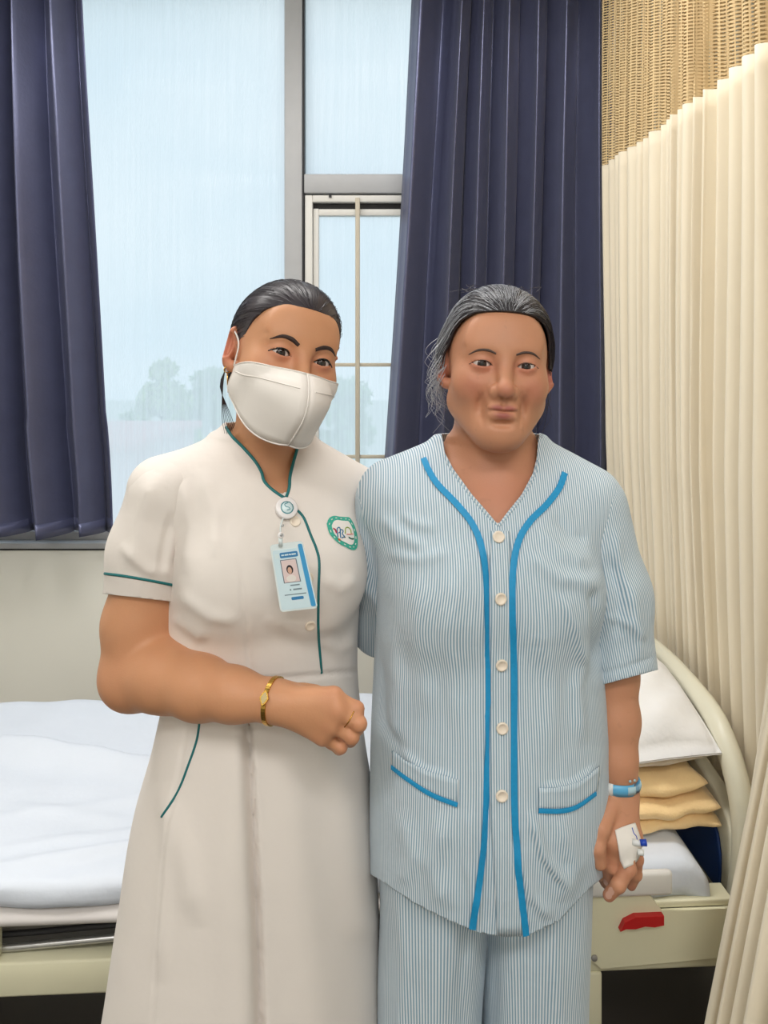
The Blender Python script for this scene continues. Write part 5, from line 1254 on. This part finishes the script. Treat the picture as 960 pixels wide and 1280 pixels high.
# --- wristband (white panel, blue strap), tape dressing with a blue-capped cannula
wbn = empty('wristband', (0, 0, 0)); wbn.parent = PAT
M_wblue = mat('wristband_blue', lin(92, 172, 214), .35); M_wwhite = mat('wristband_white', lin(226, 228, 226), .4); M_wclear = mat('wristband_clear_end', lin(176, 206, 216), .25)
cB = P(773, 976, 1.158); p, n = loop_on(pT, cB, A3((.02, 0, 1)), .06, 72)
def band_arc(sel, hw, name, mt, lift, tilt=.0):
    V = []; idx = [i for i in range(len(p)) if sel(pix(p[i:i+1])[0][0], n[i])]
    idx.sort(key=lambda i: pix(p[i:i+1])[0][0])
    for i in idx: V += [p[i] + n[i] * lift + A3((0, 0, hw * .9 + tilt * (pix(p[i:i+1])[0][0] - 773))), p[i] + n[i] * (lift + .0012) + A3((0, 0, tilt * (pix(p[i:i+1])[0][0] - 773))), p[i] + n[i] * lift + A3((0, 0, -hw + tilt * (pix(p[i:i+1])[0][0] - 773)))]
    o = mesh_obj(name, V, grid_faces(len(idx), 3), mt, wbn, world=True); solid(o, .001, 0); return o
band_arc(lambda x, nn: nn[1] < .35, .0085, 'strap', M_wblue, .0016)
band_arc(lambda x, nn: nn[1] < .2 and x < 769, .0098, 'name_panel', M_wwhite, .0026)
band_arc(lambda x, nn: nn[1] < .2 and x > 783, .0060, 'clear_end', M_wclear, .0026)
for (bx, by) in ((786, 975), (791, 974), (760, 974)):
    h, nm = hit(pT, bx, by)
    if h is not None: nm = nm if nm @ (h - np.array(EYE)) < 0 else -nm; V, F = lathe([(.0001, 0), (.0022, 0), (.0018, .0014), (.0001, .0014)], 10); mesh_obj('snap_stud', V @ frame(nm).T + h + nm * .003, F, M_wclear, wbn, world=True)
dr = empty('hand_dressing', (0, 0, 0)); dr.parent = PAT
M_tape = mat('white_tape', lin(232, 226, 218), .7, bump=(120, .3, .001)); M_cap = mat('blue_cannula_cap', lin(24, 66, 176), .3)
V, F = flat_patch(pT, [(768, 1038), (776, 1034), (786, 1030), (792, 1028), (796, 1040), (799, 1050), (800, 1062), (796, 1074), (789, 1081), (781, 1086), (776, 1074), (772, 1056)], .0028); o = mesh_obj('tape_patch', V, F, M_tape, dr, world=True); solid(o, .002, 0)
h, nm = hit(pT, 793, 1056); h = h if h is not None else P(793, 1056, 1.12)
MB().tube([h + A3((-.004, -.003, .006)), h + A3((.010, -.006, .0045))], [.0042, .0036], 12).build('cannula_hub', M_wwhite, dr, smooth=True, world=True)
MB().tube([h + A3((.006, -.006, .0065)), h + A3((.0145, -.007, .0072))], [.0042, .0046], 12).build('blue_cap', M_cap, dr, smooth=True, world=True)
MB().tube([h + A3((.003, -.004, -.007)), h + A3((.011, -.005, -.008))], [.0040, .0040], 12).build('side_port', M_wwhite, dr, smooth=True, world=True)
p2, n2 = on_surface(pT, [(788, 1034), (790, 1042), (793, 1046), (794, 1052)], 12)
if len(p2) > 3: V, F = ribbon(p2, n2, .0014, .0040, .0004); mesh_obj('pen_mark', V, F, M_cap, dr, world=True)
# ------------------------------------------------------------------ pillow and folded blanket at the head end
bz = A3((0, 0, 1)); bx = bedM[:3, 0]; by = bedM[:3, 1]
# pillow lies tilted, its right edge raised against the headboard
ex = bx * .985 + bz * .17; ey = by * .985 + bz * .17; ex /= np.linalg.norm(ex); ey -= ex * (ey @ ex); ey /= np.linalg.norm(ey); ez = np.cross(ex, ey)
pillow(toW([[-.245, .315, .704]])[0], ex, ey, ez, .258, .235, .082, 'pillow', 'plump white pillow lying on the folded blanket beside the headboard', M_pillow)
BK = empty('folded_blanket', tuple(toW([[-.16, .36, .50]])[0]), BR, 'pale orange waffle blanket folded in layers under the pillow', 'blanket')
rngb = np.random.default_rng(3)
def fold_layer(x0, x1, y0, y1, z0, t, seed, name='fold'):
    n = 30; V = []; r = np.random.default_rng(seed); ph = r.uniform(0, 6, 4)
    prof = [(-1, 0), (-.985, .35), (-.94, .75), (-.86, .97), (-.6, 1), (0, 1.02), (.6, 1), (.86, .97), (.94, .75), (.985, .35), (1, 0)]
    prof = [(u, v * .5 + .5) for u, v in prof] + [(u, .5 - v * .5) for u, v in prof[::-1][1:-1]]
    m = len(prof)
    for i in range(n):
        s = i / (n - 1); x = x0 + (x1 - x0) * s; e = min(1, 12 * min(s, 1 - s)) ** .5
        for (u, v) in prof:
            y = (y0 + y1) / 2 + (y1 - y0) / 2 * u + .006 * math.sin(14 * s + ph[0]) * (1 if u < 0 else .5) + .003 * math.sin(37 * s + ph[1])
            z = z0 + t * (.5 + (v - .5) * (.35 + .65 * e)) + .003 * math.sin(8 * s + ph[2]) + .0015 * math.sin(29 * s + 5 * u + ph[3])
            xx = x + .010 * math.sin(5 * u + ph[1]) * (1 if s > .8 else 0)
            V.append((xx, y, z + .012 * max(0, s - .8) * 3))
    F = grid_faces(n, m, True) + [tuple(range(m - 1, -1, -1)), tuple((n - 1) * m + k for k in range(m))]
    return mesh_obj(name, toW(V), F, M_blanket, BK, world=True)
fold_layer(-.42, .004, .075, .50, .501, .035, 1); fold_layer(-.42, .012, .070, .50, .535, .040, 2); fold_layer(-.43, -.012, .085, .51, .576, .044, 3)
